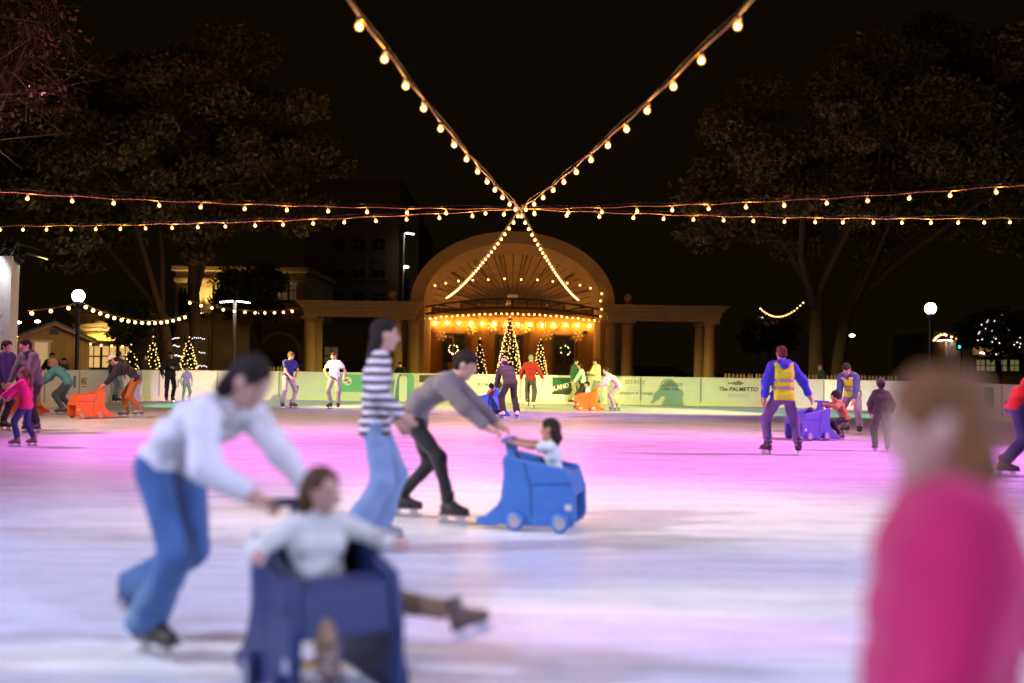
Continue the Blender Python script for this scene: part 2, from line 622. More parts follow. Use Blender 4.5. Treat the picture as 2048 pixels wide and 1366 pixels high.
text_mesh('LAND', 0.22, M_PWHITE, 'lettering', 0, 0.001, p_, Mx @ Matrix.Translation((-0.28, 0, 0.001)), bold=0.006)
letters(976, 0.70, 'KOKE', 0.22, M_INK, dx=-0.12)
p_, x_, L_ = panel_at(993)
MB().lathe([(0.12, 0), (0.16, 0), (0.16, 0.006), (0.12, 0.006)], 20, (x_ + 0.05, -0.012, 0.70), 'y').build('ring_logo', M_INK, p_)
plate(872, 1.3, 0.76, 1.04, mat('print_photo', (0.10, 0.07, 0.03), 0.5, 0.6, 9), 'photo_strip')
plate(885, 0.62, 0.90, 0.98, M_PYEL, 'orange_bar', 0.006)
letters(868, 0.66, 'TREE', 0.12, M_INKG)
letters(868, 0.56, 'REMOVAL', 0.17, M_INK, bold=0.004)
letters(868, 0.44, 'LANDSCAPE', 0.13, M_INKG)
plate(722, 2.0, 0.34, 1.02, M_PMINT, 'mint_plate')
p_, x_, L_ = panel_at(695)
MB().lathe([(0.001, 0), (0.17, 0), (0.17, 0.006), (0.001, 0.006)], 18, (x_, -0.012, 0.76), 'y').build('round_emblem', M_PWHITE, p_)
MB().box((x_ - 0.05, -0.0135, 0.79), (0.14, 0.004, 0.08)).build('emblem_mark', M_PRED, p_)
MB().box((x_ + 0.06, -0.0137, 0.70), (0.10, 0.004, 0.07)).build('emblem_mark', M_PRED, p_)
plate(593, 0.16, 0.42, 0.56, M_INK, 'latch_plate')
letters(1270, 0.88, 'ESTATES', 0.20, M_INKG)
letters(1270, 0.72, '_________', 0.14, M_INKG)
letters(1270, 0.63, '_________', 0.14, M_INKG)
letters(1272, 0.46, 'antiques & consign', 0.17, M_INKG, 0.4)
letters(1340, 0.82, 'Sullivan', 0.30, M_INKG, 0.5)
letters(1340, 0.62, 'CPAs  P.A.', 0.15, M_INK, 0.3)
letters(1476, 0.66, 'The PALMETTO', 0.22, M_INK, 0.2, 0.003)
letters(1476, 0.50, '______________', 0.12, M_INK)
letters(1476, 0.43, '____________', 0.12, M_INK)
p_, x_, L_ = panel_at(1474)
fish = [(-0.30, 0.02), (-0.38, 0.09), (-0.33, 0.0), (-0.38, -0.07), (-0.26, -0.02), (-0.08, -0.07), (0.14, -0.07), (0.27, 0.0), (0.16, 0.06), (0.06, 0.11), (-0.02, 0.06), (-0.12, 0.04)]
MB().prism([(x_ + a, 0.90 + b) for a, b in fish], -0.007, -0.003).build('fish_logo', M_INKG, p_)
plate(1977, 0.62, 0.42, 1.00, mat('print_brown', (0.07, 0.05, 0.04), 0.5, 0.1), 'dark_plate')
letters(1977, 0.92, 'IRON &', 0.13, M_INKG, 0, 0.003)
letters(1977, 0.74, 'METAL', 0.20, M_INKG, 0, 0.004)
letters(1977, 0.58, '_______', 0.12, M_INKG)
letters(1977, 0.52, '_______', 0.12, M_INKG)
plate(149, 0.18, 0.55, 0.92, M_PBLUE, 'blue_mark')
plate(168, 0.34, 0.64, 0.86, M_PYEL, 'yellow_mark')
letters(165, 0.75, 'AS', 0.2, M_PBLUE, 0, 0.004)
plate(168, 0.34, 0.56, 0.59, M_PRED, 'red_bar')
letters(362, 0.62, 'M', 0.42, M_INKG)

# picket fences behind the boards
M_PICKET = mat('picket_wood', (0.40, 0.29, 0.17), 0.8, 0.2, 6)
def picket_fence(x0, x1, y, label, n):
    f = empty('picket_fence', ((x0 + x1) / 2, y, 0), 0, label, 'fence', 'picket fences behind the boards')
    me = MB().prism([(-0.045, 0), (0.045, 0), (0.045, 1.20), (0, 1.28), (-0.045, 1.20)], -0.011, 0.011).mesh('picket', M_PICKET)
    for i in range(n):
        x = -(x1 - x0) / 2 + (x1 - x0) * (i + 0.5) / n
        link('picket', me, f, (x, 0, random.uniform(-0.015, 0.02)), (0, random.uniform(-0.02, 0.02), 0))
    for z in (0.35, 1.0):
        MB().box((0, 0.03, z), (x1 - x0, 0.03, 0.07)).build('rail', M_PICKET, f)
picket_fence(P(1448, 750, 42.5).x, P(1795, 750, 42.5).x, 42.5, 'low wooden picket fence behind the boards right of the bandshell', 46)
picket_fence(P(470, 735, 42.5).x, P(566, 735, 42.5).x, 42.5, 'low wooden picket fence behind the boards left of the bandshell', 14)

# ------------------------------------------------------------------ string lights
BULB_ME = MB().lathe([(0.001, -0.040), (0.019, -0.036), (0.033, -0.021), (0.037, -0.002), (0.032, 0.018), (0.019, 0.036), (0.016, 0.044)], 10).mesh('bulb', M_BULB, True)
FIL_ME = MB().ball((0, 0, -0.006), 0.024, 8, 6).mesh('filament', M_FIL, True)
SOCK_ME = MB().lathe([(0.018, 0.044), (0.022, 0.05), (0.022, 0.078), (0.008, 0.088)], 8).mesh('socket', M_BLACK, True)
def catenary(a, b, sag, n=40):
    return [a.lerp(b, t / n) + Vector((0, 0, -4 * sag * (t / n) * (1 - t / n))) for t in range(n + 1)]
def string_light(name, a, b, sag, spacing, label, group, bulb=BULB_ME, sock=SOCK_ME, scale=1.0, off=0.3, guy=True, crad=0.005, glow=11.0, every=1):
    a, b = Vector(a), Vector(b)
    t = empty(name, a, 0, label, 'string light', group)
    pts = catenary(a, b, sag)
    loc = [p - a for p in pts]
    L = sum((q - p).length for p, q in zip(pts[:-1], pts[1:]))
    n = int((L - off) / spacing)
    MB().tube([p + Vector((0, 0, 0.012 * math.sin(i * 1.7))) for i, p in enumerate(loc)], crad, 6).build('cable', M_CABLE, t, True)
    if guy:
        MB().tube([p + Vector((0, 0, 0.05 + 0.02 * math.sin(i * 0.9))) for i, p in enumerate(loc)], 0.0022, 5).build('guy_wire', M_BLACK, t, True)
    acc, i = 0.0, 0
    want = off
    for p, q in zip(loc[:-1], loc[1:]):
        d = (q - p).length
        while want <= acc + d and i <= n:
            c = p.lerp(q, (want - acc) / d)
            rot = (random.gauss(0, 0.10), random.gauss(0, 0.10), random.random() * 6)
            bl = link('bulb', bulb, t, c - Vector((0, 0, (0.088 if bulb is BULB_ME else 0.12) * scale)), rot)
            sk = link('socket', sock, bl)
            if bulb is BULB_ME: link('filament', FIL_ME, bl)
            if scale != 1.0:
                bl.scale = (scale,) * 3
            if glow and i % every == 0:
                ld = bpy.data.lights.new('bulb_light', 'POINT'); ld.energy = glow; ld.color = (1.0, 0.50, 0.14); ld.shadow_soft_size = 0.05
                lo = bpy.data.objects.new('bulb_light', ld); COL.objects.link(lo); lo.parent = bl; lo.location = (0.075, 0.03, 0.03)
            want += spacing * random.uniform(0.94, 1.06); i += 1
        acc += d
    return t
NODE = P(1040, 428, 20.0) + Vector((0, 0, 0.10))
ZS = NODE.z
GS = 'string lights crossing above the ice'
def ext(px, py, Y, k=1.0):
    return P(px, py, Y)
fl, fr = P(893, 592, 44.6), P(1157, 596, 44.6)
string_light('string_light', P(722, 0, 8.6).lerp(NODE, -0.5) + Vector((0, 0, 0.1)), NODE, 0.25, 0.90, 'warm bulb string from the middle up to the top left edge', GS)
string_light('string_light', P(1476, -4, 8.6).lerp(NODE, -0.5) + Vector((0, 0, 0.1)), NODE, 0.25, 0.90, 'warm bulb string from the middle up to the top right edge', GS)
string_light('string_light', NODE, fl, 0.22, 0.74, 'warm bulb string running from the middle down left to the bandshell', GS, glow=5.0)
string_light('string_light', NODE, fr, 0.22, 0.74, 'warm bulb string running from the middle down right to the bandshell', GS, glow=5.0)
def beyond(px0, py0, Y0, k):
    e = P(px0, py0, Y0)
    return NODE + (e - NODE) * k
string_light('string_light', beyond(0, 377, 18.7, 1.22), NODE, 0.12, 0.80, 'upper of the two bulb strings running to the left edge', GS)
string_light('string_light', beyond(0, 450, 24.0, 1.08), NODE, 0.10, 0.72, 'lower of the two bulb strings running to the left edge', GS)
string_light('string_light', NODE, beyond(2048, 362, 17.4, 1.22), 0.12, 0.72, 'upper of the two bulb strings running to the right edge', GS)
string_light('string_light', NODE, beyond(2048, 433, 22.5, 1.12), 0.10, 0.70, 'lower of the two bulb strings running to the right edge', GS)

# far string lights
FB = MB().ball((0, 0, 0), 0.075, 8, 5).mesh('bulb', M_BULB_FAR, True)
FSK = MB().lathe([(0.03, 0.06), (0.03, 0.12), (0.01, 0.13)], 6).mesh('socket', M_BLACK)
GF = 'small string lights beyond the rink'
def far_string(a, b, sag, sp, label, sc=1.0):
    string_light('festoon_light', a, b, sag, sp, label, GF, FB, FSK, sc, 0.15, False, 0.012, 9.0, 5)
far_string(P(55, 622, 33), P(152, 608, 33), 0.02, 0.62, 'short bulb string left of the left globe lamp', 0.8)
far_string(P(166, 606, 34), P(376, 628, 40), 0.42, 0.40, 'sagging bulb string right of the left globe lamp', 0.8)
far_string(P(374, 600, 40), P(600, 617, 46), 0.25, 0.62, 'bulb string behind the double head lamp', 0.75)
far_string(P(1520, 615, 72), P(1608, 602, 60), 0.75, 0.7, 'sagging bulb string left of the right trunk', 0.5)

# ------------------------------------------------------------------ light towers with the coloured floods of the rink, plus two added fill masts
M_CAN = mat('lamp_can', (0.02, 0.02, 0.022), 0.4, 0.1, 8, 0, 0, 0.5)
M_COVER = mat('stretch_cover', (0.80, 0.79, 0.77), 0.8, 0.04, 2.0, 0.3, 5)
M_ALU = mat('truss_metal', (0.55, 0.55, 0.55), 0.35, 0.1, 8, 0, 0, 0.9)
CAN_ME = MB().lathe([(0.05, 0.26), (0.11, 0.24), (0.125, 0.02), (0.14, 0.0), (0.13, -0.02), (0.115, 0.0), (0.11, 0.06)], 14).mesh('lamp_can', M_CAN, True)
def tower(x, y, label, heads, rz=0.0, cover=4.25, h=4.75):
    t = empty('light_tower', (x, y, 0), rz, label, 'light tower', 'light towers beside the rink')
    MB().box((0, 0, 0.0), (0.9, 0.9, 0.06)).build('base_plate', M_ALU, t, bevel=0.01)
    tr = MB()
    for i in (-1, 1):
        for j in (-1, 1):
            tr.tube([(0.19 * i, 0.19 * j, 0.03), (0.19 * i, 0.19 * j, h)], 0.026, 8)
    tr.build('truss_chords', M_ALU, t, True)
    br = MB()
    for k in range(int((h - 0.1) / 0.46)):
        z0, z1 = 0.1 + 0.46 * k, 0.1 + 0.46 * (k + 1)
        s = 1 if k % 2 else -1
        br.tube([(-0.19 * s, -0.19, z0), (0.19 * s, -0.19, z1)], 0.012, 6)
        br.tube([(-0.19 * s, 0.19, z0), (0.19 * s, 0.19, z1)], 0.012, 6)
        br.tube([(-0.19, -0.19 * s, z0), (-0.19, 0.19 * s, z1)], 0.012, 6)
        br.tube([(0.19, -0.19 * s, z0), (0.19, 0.19 * s, z1)], 0.012, 6)
    br.build('truss_braces', M_ALU, t, True)
    cv = MB()
    for k in range(12):
        z = 0.06 + (cover - 0.06) * k / 11
        w = 0.235 - 0.012 * math.sin(math.pi * k / 11)
        cv.add([(-w, -w, z), (-0.02, -w + 0.03, z), (w, -w, z), (w - 0.02, 0, z), (w, w, z), (0, w - 0.03, z), (-w, w, z), (-w + 0.02, 0, z)], [])
        if k:
            o = 8 * k
            cv.f += [(o - 8 + i, o - 8 + (i + 1) % 8, o + (i + 1) % 8, o + i) for i in range(8)]
    cv.build('fabric_cover', M_COVER, t, False)
    for hd_ in heads:
        (dx, dy, z, tgt, col, pw, ang, blend) = hd_[:8]
        has_flag = len(hd_) > 8
        p = Vector((dx, dy, z))
        c_, s_ = math.cos(-rz), math.sin(-rz)
        w = Vector(tgt) - Vector((x, y, 0))
        w = Vector((w.x * c_ - w.y * s_, w.x * s_ + w.y * c_, w.z)) - p
        q = (-w).to_track_quat('Z', 'Y')
        can = link('lamp_can', CAN_ME, t, p)
        can.rotation_mode = 'QUATERNION'; can.rotation_quaternion = q
        nm = 'lens_%d_%d_%d' % tuple(int(99 * v) for v in col)
        lens = MB().lathe([(0.001, 0.0), (0.105, 0.0), (0.105, 0.01), (0.001, 0.01)], 14).build('lens', emit(nm, col, 8.0, False), can, loc=(0, 0, 0.02))
        MB().tube([(0, 0, 0.3), (0, 0, 0.12)], 0.03, 6).build('yoke', M_CAN, can)
        ld = bpy.data.lights.new('flood', 'SPOT')
        ld.energy = pw; ld.color = col
        ld.spot_size = R(ang); ld.spot_blend = blend
        ld.shadow_soft_size = 0.45 if h > 9 and ang > 10 else 0.11
        lo = bpy.data.objects.new('flood', ld); COL.objects.link(lo)
        lo.parent = can; lo.location = (0, 0, -0.05)
        if has_flag:
            ld.shadow_soft_size = 0.035
            MB().span((-0.30, hd_[8], -0.60), (0.30, hd_[8] + 0.006, -0.02)).build('added_flag', M_CAN, can)  # plate added above the beam to keep its light off the bandshell
    return t
MAG, PUR, GRN, YEL, WHT, ORG, LAV = (1.0, 0.22, 0.94), (0.50, 0.17, 1.0), (0.22, 1.0, 0.35), (1.0, 0.86, 0.28), (0.90, 0.90, 1.0), (1.0, 0.55, 0.28), (0.54, 0.58, 1.0)
PNK = (1.0, 0.34, 0.62)
PEA = (1.0, 0.66, 0.44)
tower(-14.05, 27.6, 'white fabric covered light tower at the left edge of the rink', [
    (0.34, 0.10, 4.15, (-9, 33.6, 0), GRN, 3200, 42, 0.8),
    (0.30, 0.34, 4.3, (2, 36.5, 0.1), YEL, 27000, 34, 0.8, 0.095),
    (0.34, -0.28, 4.5, (5, 34.8, 0), GRN, 4000, 18, 0.9, 0.085),
    (-0.26, -0.55, 4.75, (-14.0, 27.45, 1.6), WHT, 260, 60, 0.9)])
tower(15.6, 27.6, 'white fabric covered light tower just outside the right edge', [
    (-0.34, 0.1, 4.2, (9, 33.6, 0), GRN, 3600, 42, 0.8),
    (-0.30, 0.34, 4.3, (-1, 36.5, 0.1), YEL, 27000, 36, 0.8, 0.095),
    (-0.34, -0.28, 4.5, (0, 34.8, 0), GRN, 4000, 18, 0.9, 0.085)])
tower(-15.2, 17.0, 'tall light mast left of the rink at its middle', [
    (0.3, 0.1, 9.4, (0, 17.5, 0), MAG, 22000, 58, 0.9),
    (0.34, 0.3, 9.3, (5, 31.2, 0), PUR, 40000, 18, 0.9),
    (0.3, -0.3, 9.5, (-6, 24.5, 0), PEA, 11000, 54, 0.9),
    (0.2, -0.34, 9.2, (2, 12.0, 0), PNK, 5000, 40, 0.9)], h=9.8)
tower(15.9, 17.0, 'tall light mast right of the rink at its middle', [
    (-0.3, 0.1, 9.4, (2, 17.2, 0), MAG, 21000, 58, 0.9),
    (-0.34, 0.3, 9.3, (-4, 31.2, 0), PUR, 40000, 18, 0.9),
    (-0.3, -0.3, 9.5, (9, 15.5, 0), PUR, 5000, 36, 0.8),
    (-0.2, -0.34, 9.2, (0, 26.0, 0), PEA, 13000, 44, 0.9)], h=9.8)
tower(-15.0, 4.0, 'tall light mast left of the photographer', [
    (0.3, 0.1, 9.4, (0, 5.0, 0), LAV, 13500, 64, 0.9),
    (0.34, 0.3, 9.3, (0, 10.0, 0), YEL, 11000, 17, 0.9),
    (0.3, -0.1, 4.3, (1.5, 6.0, 0), YEL, 18000, 4.4, 0.9),
    (0.3, -0.2, 4.1, (-1.5, 4.7, 0), YEL, 9000, 3.6, 0.9)], h=9.8)
tower(15.7, 4.0, 'tall light mast right of the photographer', [
    (-0.3, 0.1, 9.4, (1, 4.6, 0), LAV, 13000, 64, 0.9),
    (-0.34, 0.3, 9.3, (2, 9.8, 0), YEL, 9000, 17, 0.9),
    (-0.3, -0.1, 4.3, (0.8, 5.3, 0), PNK, 16000, 4.6, 0.9),
    (-0.3, -0.2, 4.1, (2.5, 4.6, 0), YEL, 9000, 3.4, 0.9)], h=9.8)

tower(-9.0, -8.5, 'added unseen fill light mast behind the photographer to the left', [(0.3, 0.3, 9.4, (1.0, 6.0, 0), LAV, 6500, 60, 0.9)], h=9.8)  # unseen mast added as front fill, softens the foreground shadows
tower(9.6, -8.5, 'added unseen fill light mast behind the photographer to the right', [(-0.3, 0.3, 9.4, (-1.0, 6.5, 0), LAV, 5500, 60, 0.9)], h=9.8)  # second added fill mast, evens out the light on near figures

# ------------------------------------------------------------------ lamp posts
def globe_lamp(px, py, Y, r, label):
    c = P(px, py, Y)
    t = empty('globe_lamp', (c.x, c.y, 0), 0, label, 'street lamp', 'globe street lamps')
    z = c.z
    MB().lathe([(0.18, -0.03), (0.18, 0.25), (0.11, 0.45), (0.075, 0.6), (0.06, z - r - 0.28), (0.08, z - r - 0.24), (0.06, z - r - 0.18)], 12).build('post', M_BLACK, t, True, auto=40)
    MB().lathe([(0.06, z - r - 0.18), (0.13, z - r - 0.10), (0.14, z - r * 0.92), (0.12, z - r * 0.90)], 12).build('collar', M_BLACK, t, True)
    pr = [(r * 0.55, -r * 0.9), (r * 0.86, -r * 0.45), (r * 0.98, 0.0), (r * 0.92, r * 0.38), (r * 0.66, r * 0.78), (r * 0.3, r * 0.98), (0.001, r * 1.06)]
    MB().lathe([(a, b + z) for a, b in pr], 18).build('globe', M_GLOBE, t, True)
    MB().lathe([(0.05, z + r), (0.04, z + r * 1.1), (0.015, z + r * 1.22)], 8).build('finial', M_BLACK, t, True)
globe_lamp(157, 592, 33, 0.205, 'globe street lamp beside the wooden hut on the left')
globe_lamp(1861, 617, 36, 0.205, 'globe street lamp standing alone in the dark on the right')
def led_lamp(px, py, Y, heads, label):
    c = P(px, py, Y)
    t = empty('pole_lamp', (c.x, c.y, 0), 0, label, 'street lamp', 'flat headed pole lamps')
    MB().tube([(0, 0, -0.03), (0, 0, c.z + 0.05)], [0.10, 0.07], 10).build('pole', mat('pole_grey', (0.35, 0.30, 0.2), 0.5, 0.1), t, True)
    for s in heads:
        hd = MB().box((0.42 * s, 0, c.z + 0.03), (0.75, 0.32, 0.10), Matrix.Rotation(0.12 * s, 3, 'Y')).build('lamp_head', M_BLACK, t, bevel=0.02)
        MB().box((0.44 * s, 0, c.z - 0.045), (0.62, 0.26, 0.03), Matrix.Rotation(0.12 * s, 3, 'Y')).build('led_panel', M_LEDW, hd)
led_lamp(470, 602, 52, (-1, 1), 'double headed pole lamp in front of the lit cream building')
led_lamp(1520, 634, 72, (1,), 'single headed pole lamp by the small tree on the right')
led_lamp(808, 466, 74, (1,), 'tall pole lamp beside the dark brick block')
led_lamp(1893, 680, 88, (-1, 1), 'far pole lamp above the lit shop fronts on the right')
# ------------------------------------------------------------------ bandshell
YB0 = 45.0
bs = empty('bandshell', (0, YB0, 0), 0, 'stone bandshell with domed timber vault and warm lights behind the rink', 'bandshell')
Z0, AA, AB = 4.30, 4.66, 3.30
def ell_pt(t, a, b): return (a * math.cos(t), Z0 + b * math.sin(t))
NA = 40
# arch face, wall piers below it
ring = MB()
for i in range(NA + 1):
    t = math.pi * i / NA
    xo, zo = ell_pt(t, AA, AB); xi, zi = ell_pt(t, AA - 0.62, AB - 0.55)
    ring.v += [(xo, 0.3, zo), (xi, 0.3, zi), (xo, 4.2, zo), (xi, 0.75, zi)]
    if i:
        o = 4 * i
        ring.f += [(o - 4, o - 3, o + 1, o), (o - 4, o, o + 2, o - 2), (o - 3, o - 1, o + 3, o + 1)]
ring.build('arch_face', M_STUCCO, bs, True, auto=35)
for s in (-1, 1):
    MB().span((s * 4.02, 0.32, 0), (s * 4.64, 4.2, Z0)).build('side_wall', M_STUCCO, bs)
# stepped vault rings
for k in range(9):
    a0, b0 = AA - 0.62 - 0.012 * k, AB - 0.55 - 0.012 * k
    y0, y1 = 0.75 + 0.34 * k, 0.75 + 0.34 * (k + 1) - 0.02
    m = MB()
    for i in range(NA + 1):
        t = math.pi * i / NA
        x, z = ell_pt(t, a0, b0); x2, z2 = ell_pt(t, a0 + 0.05, b0 + 0.05)
        m.v += [(x, y0, z), (x, y1, z), (x2, y0, z2), (x2, y1, z2)]
        if i:
            o = 4 * i
            m.f += [(o - 4, o, o + 1, o - 3), (o - 4, o - 2, o + 2, o), (o - 3, o + 1, o + 3, o - 1)]
    m.build('vault_ring', M_WOODV, bs, True, auto=35)
# fan of planks closing the vault
NP = 26
aF, bF, yF, dF = AA - 0.75, AB - 0.70, 3.80, 1.5
for k in range(NP):
    t0, t1 = math.pi * (k + 0.04) / NP, math.pi * (k + 0.96) / NP
    pr = 0.03 * (k % 2)
    m = MB()
    for j in range(7):
        u = 1.02 - 0.94 * j / 6
        y = yF + dF * math.sqrt(max(0, 1 - min(1, u) ** 2)) - pr
        for t in (t0, t1):
            x, z = ell_pt(t, aF * u, bF * u)
            m.v += [(x, y, z), (x, y + 0.05, z)]
        if j:
            o = 4 * j
            m.f += [(o - 4, o - 2, o + 2, o), (o - 4, o, o + 1, o - 3), (o - 2, o - 1, o + 3, o + 2)]
    m.build('vault_plank', M_WOODV, bs)
for k in range(1, 9):
    t = math.pi * k / 9
    pts = []
    for j in range(9):
        u = 1.0 - 0.9 * j / 8
        x, z = ell_pt(t, aF * u, bF * u)
        pts.append((x, yF + dF * math.sqrt(max(0, 1 - u * u)) - 0.10, z))
    MB().tube(pts, 0.045, 6).build('vault_rib', mat('rib_timber', (0.22, 0.13, 0.06), 0.6, 0.2), bs, True)
# back wall, pilasters, doors
YW = 4.9
wl = MB().span((-4.02, YW, 0), (4.02, YW + 0.25, Z0 + 0.25)).build('back_wall', M_STUCCO, bs)
MB().span((-4.02, 0.3, 0), (4.02, YW, 0.62)).build('stage_floor', M_STONE, bs)
MB().span((-4.0, YW - 0.10, Z0 - 0.42), (4.0, YW - 0.004, Z0 - 0.22)).build('wall_cornice', M_STUCCO, wl, bevel=0.02)
for x in (-3.95, -3.05, -1.85, -1.0, 1.0, 1.85, 3.05, 3.95):
    MB().span((x - 0.14, YW - 0.06, 0.62), (x + 0.14, YW - 0.005, Z0 - 0.44)).build('pilaster', M_STUCCO, wl, bevel=0.015)
M_DOOR = mat('door_dark', (0.018, 0.014, 0.010), 0.5, 0.2, 5)
WREATH_L = emit('wreath_light', (1.0, 0.68, 0.3), 5.0, False)
def wreath(parent_loc, r, n, label, name='wreath', litfrac=1.0):
    w = empty(name, parent_loc, 0, label, 'wreath', 'wreaths hung on the bandshell doors')
    lv = MB()
    for i in range(260):
        a = random.random() * 6.28; rr = r * random.uniform(0.78, 1.12)
        c = Vector((rr * math.cos(a), -0.03 - random.random() * 0.05, rr * math.sin(a)))
        d = Vector((random.gauss(0, 1), random.gauss(0, 0.5), random.gauss(0, 1))).normalized() * 0.06
        e = d.orthogonal().normalized() * 0.018
        lv.add([c - e, c + e, c + d], [(0, 1, 2)])
    lv.build('greenery', leaf_mat('fir_needles', (0.012, 0.03, 0.010), (0.03, 0.06, 0.02)), w)
    lt = MB()
    for i in range(n):
        a = random.random() * 6.28
        if random.random() > litfrac and math.sin(a) > -0.2: continue
        rr = r * random.uniform(0.85, 1.1)
        lt.ball((rr * math.cos(a), -0.09, rr * math.sin(a)), 0.022, 6, 4)
    tag(lt.build('fairy_lights', WREATH_L, w), kind='stuff')
for i, (px0, px1, py) in enumerate(((887, 929, 670), (994, 1044, 673), (1109, 1151, 673))):
    a, b = P(px0, py, YB0 + YW), P(px1, py, YB0 + YW)
    zt = (a.z + b.z) / 2
    d = MB().span((a.x, YW - 0.05, 0.62), (b.x, YW - 0.006, zt)).build('door', M_DOOR, bs)
    fm = MB()
    fm.span((a.x - 0.09, YW - 0.085, 0.62), (a.x, YW - 0.004, zt + 0.09)); fm.span((b.x, YW - 0.085, 0.62), (b.x + 0.09, YW - 0.004, zt + 0.09)); fm.span((a.x, YW - 0.085, zt), (b.x, YW - 0.004, zt + 0.09))
    fm.build('door_frame', mat('frame_dark', (0.05, 0.035, 0.02), 0.5, 0.2), d)
    mx_ = (a.x + b.x) / 2
    for xx in ((a.x + mx_) / 2, (b.x + mx_) / 2):
        MB().span((xx - 0.2, YW - 0.07, 1.6), (xx + 0.2, YW - 0.051, zt - 0.15)).build('pane', M_GLASSD, d, bevel=0.01)
    if i != 1:
        wreath((mx_, YB0 + YW - 0.10, zt - 0.72), 0.24, 18, ('bright lit wreath on the left bandshell door', '', 'dim wreath on the right bandshell door')[i], litfrac=(1.0, 1, 0.35)[i])
    pts = [(mx_ + 0.55 * math.cos(t), YW - 0.03, zt + 0.12 + 0.42 * math.sin(t)) for t in [math.pi * k / 14 for k in range(15)]]
    MB().tube(pts, 0.025, 6).build('lunette_trim', M_STONE, wl, True)
for px, py in ((868, 661), (1170, 666)):
    c = P(px, py, YB0 + YW)
    MB().lathe([(0.001, YW - 0.03), (0.10, YW - 0.05), (0.12, YW - 0.10), (0.12, YW - 0.005)], 14, (c.x, 0, c.z), 'y').build('round_speaker', M_BLACK, wl, True)
# snowflakes
M_FLAKE = mat('flake_gold', (0.75, 0.55, 0.25), 0.5, 0.1)
def flake_mesh(r):
    m = MB()
    for k in range(6):
        t = math.pi * k / 3
        d = Vector((math.cos(t), 0, math.sin(t))); n_ = Vector((-math.sin(t), 0, math.cos(t)))
        m.tube([(0, 0, 0), d * r], 0.022, 5)
        for f in (0.45, 0.7):
            m.tube([d * r * f, d * r * (f + 0.28) + n_ * r * 0.26], 0.016, 5)
            m.tube([d * r * f, d * r * (f + 0.28) - n_ * r * 0.26], 0.016, 5)
    return m.mesh('snowflake', M_FLAKE)
FLK = flake_mesh(0.27)
for (px, py), wh in zip(((842, 670), (883, 672), (944, 661), (984, 653), (1052, 655), (1095, 671), (1156, 673)),
                        ('left of all doors by the corner', 'above the left door frame', 'right of the left door, high on the wall', 'just left of the tall tree top', 'just right of the tall tree top', 'left of the right door', 'right of the right door')):
    c = P(px, py, YB0 + YW - 0.12)
    o = link('snowflake', FLK, None, c, (0, random.random(), 0))
    tag(o, 'gold snowflake ornament on the bandshell wall ' + wh, 'ornament', 'snowflakes on the bandshell wall')
# steel canopy arches
def arc_pts(xh, zc, ze, y, n=24):
    return [(-xh + 2 * xh * i / n, y, ze + (zc - ze) * (1 - ((2 * i / n) - 1) ** 2)) for i in range(n + 1)]
up, low = arc_pts(4.05, 4.56, 4.12, 1.1), arc_pts(4.1, 4.14, 3.78, 1.05)
MB().tube(up, 0.045, 8).build('canopy_beam', M_DARKSTEEL, bs, True)
MB().tube(low, 0.055, 8).build('canopy_beam', M_DARKSTEEL, bs, True)
for i in (2, 5, 8, 10, 12, 14, 16, 19, 22):
    MB().tube([up[i], low[i]], 0.03, 6).build('canopy_strut', M_DARKSTEEL, bs, True)
for i, j in ((2, 5), (5, 8), (16, 19), (19, 22)):
    a, b = (up[i], low[j]) if i < 12 else (low[i], up[j])
    MB().tube([a, b], 0.035, 6).build('canopy_brace', M_DARKSTEEL, bs, True)
for x in (-3.3, -1.7, 0, 1.7, 3.3):
    MB().tube([(x, 1.1, 4.52 - 0.03 * x * x), (x * 0.96, 4.8, 4.35)], 0.04, 6).build('canopy_joist', M_DARKSTEEL, bs, True)
MB().span((-0.25, 2.6, 4.75), (0.25, 2.9, 4.88)).build('vent_box', M_PWHITE, bs, bevel=0.01)
MB().lathe([(0.09, 4.25), (0.10, 4.55), (0.05, 4.6)], 10, (-0.2, 1.4, 0)).build('pendant_lamp', mat('brass', (0.6, 0.4, 0.15), 0.3, 0.1, 8, 0, 0, 0.8), bs, True)
# flanking colonnades
COLP = [(0.36, 0.0), (0.36, 0.10), (0.31, 0.14), (0.33, 0.22), (0.285, 0.28), (0.285, 1.2), (0.265, 2.4), (0.245, 3.28), (0.275, 3.31), (0.25, 3.35), (0.30, 3.42), (0.33, 3.46)]
COL_ME = MB().lathe(COLP, 20).mesh('column', M_STONE, True)
try: COL_ME.set_sharp_from_angle(angle=R(35))
except Exception: pass
ABA_ME = MB().box((0, 0, 3.505), (0.74, 0.74, 0.09)).mesh('abacus', M_STONE)
def colonnade(x0, x1, cols, label):
    c = empty('colonnade', ((x0 + x1) / 2, YB0, 0), 0, label, 'colonnade', 'colonnades flanking the bandshell')
    ox = (x0 + x1) / 2
    steps = [(3.55, 3.74, 0.10), (3.742, 3.93, 0.04), (3.932, 3.98, -0.02), (3.982, 4.10, -0.08), (4.102, 4.17, -0.16), (4.172, 4.26, -0.24)]
    for (z0, z1, ins) in steps:
        nb = 4 if ins > -0.05 else 1
        for q in range(nb):
            xa = x0 + 0.25 + ins + (x1 - x0 - 0.5 - 2 * ins) * q / nb
            xb = x0 + 0.25 + ins + (x1 - x0 - 0.5 - 2 * ins) * (q + 1) / nb
            MB().span((xa - ox + 0.004, -0.45 + ins, z0), (xb - ox - 0.004, 1.55 - ins, z1)).build('entablature_block', M_STONE, c, bevel=0.012)
    for (x, y) in cols:
        k = link('column', COL_ME, c, (x - ox, y, 0))
        link('abacus', ABA_ME, k)
    return c
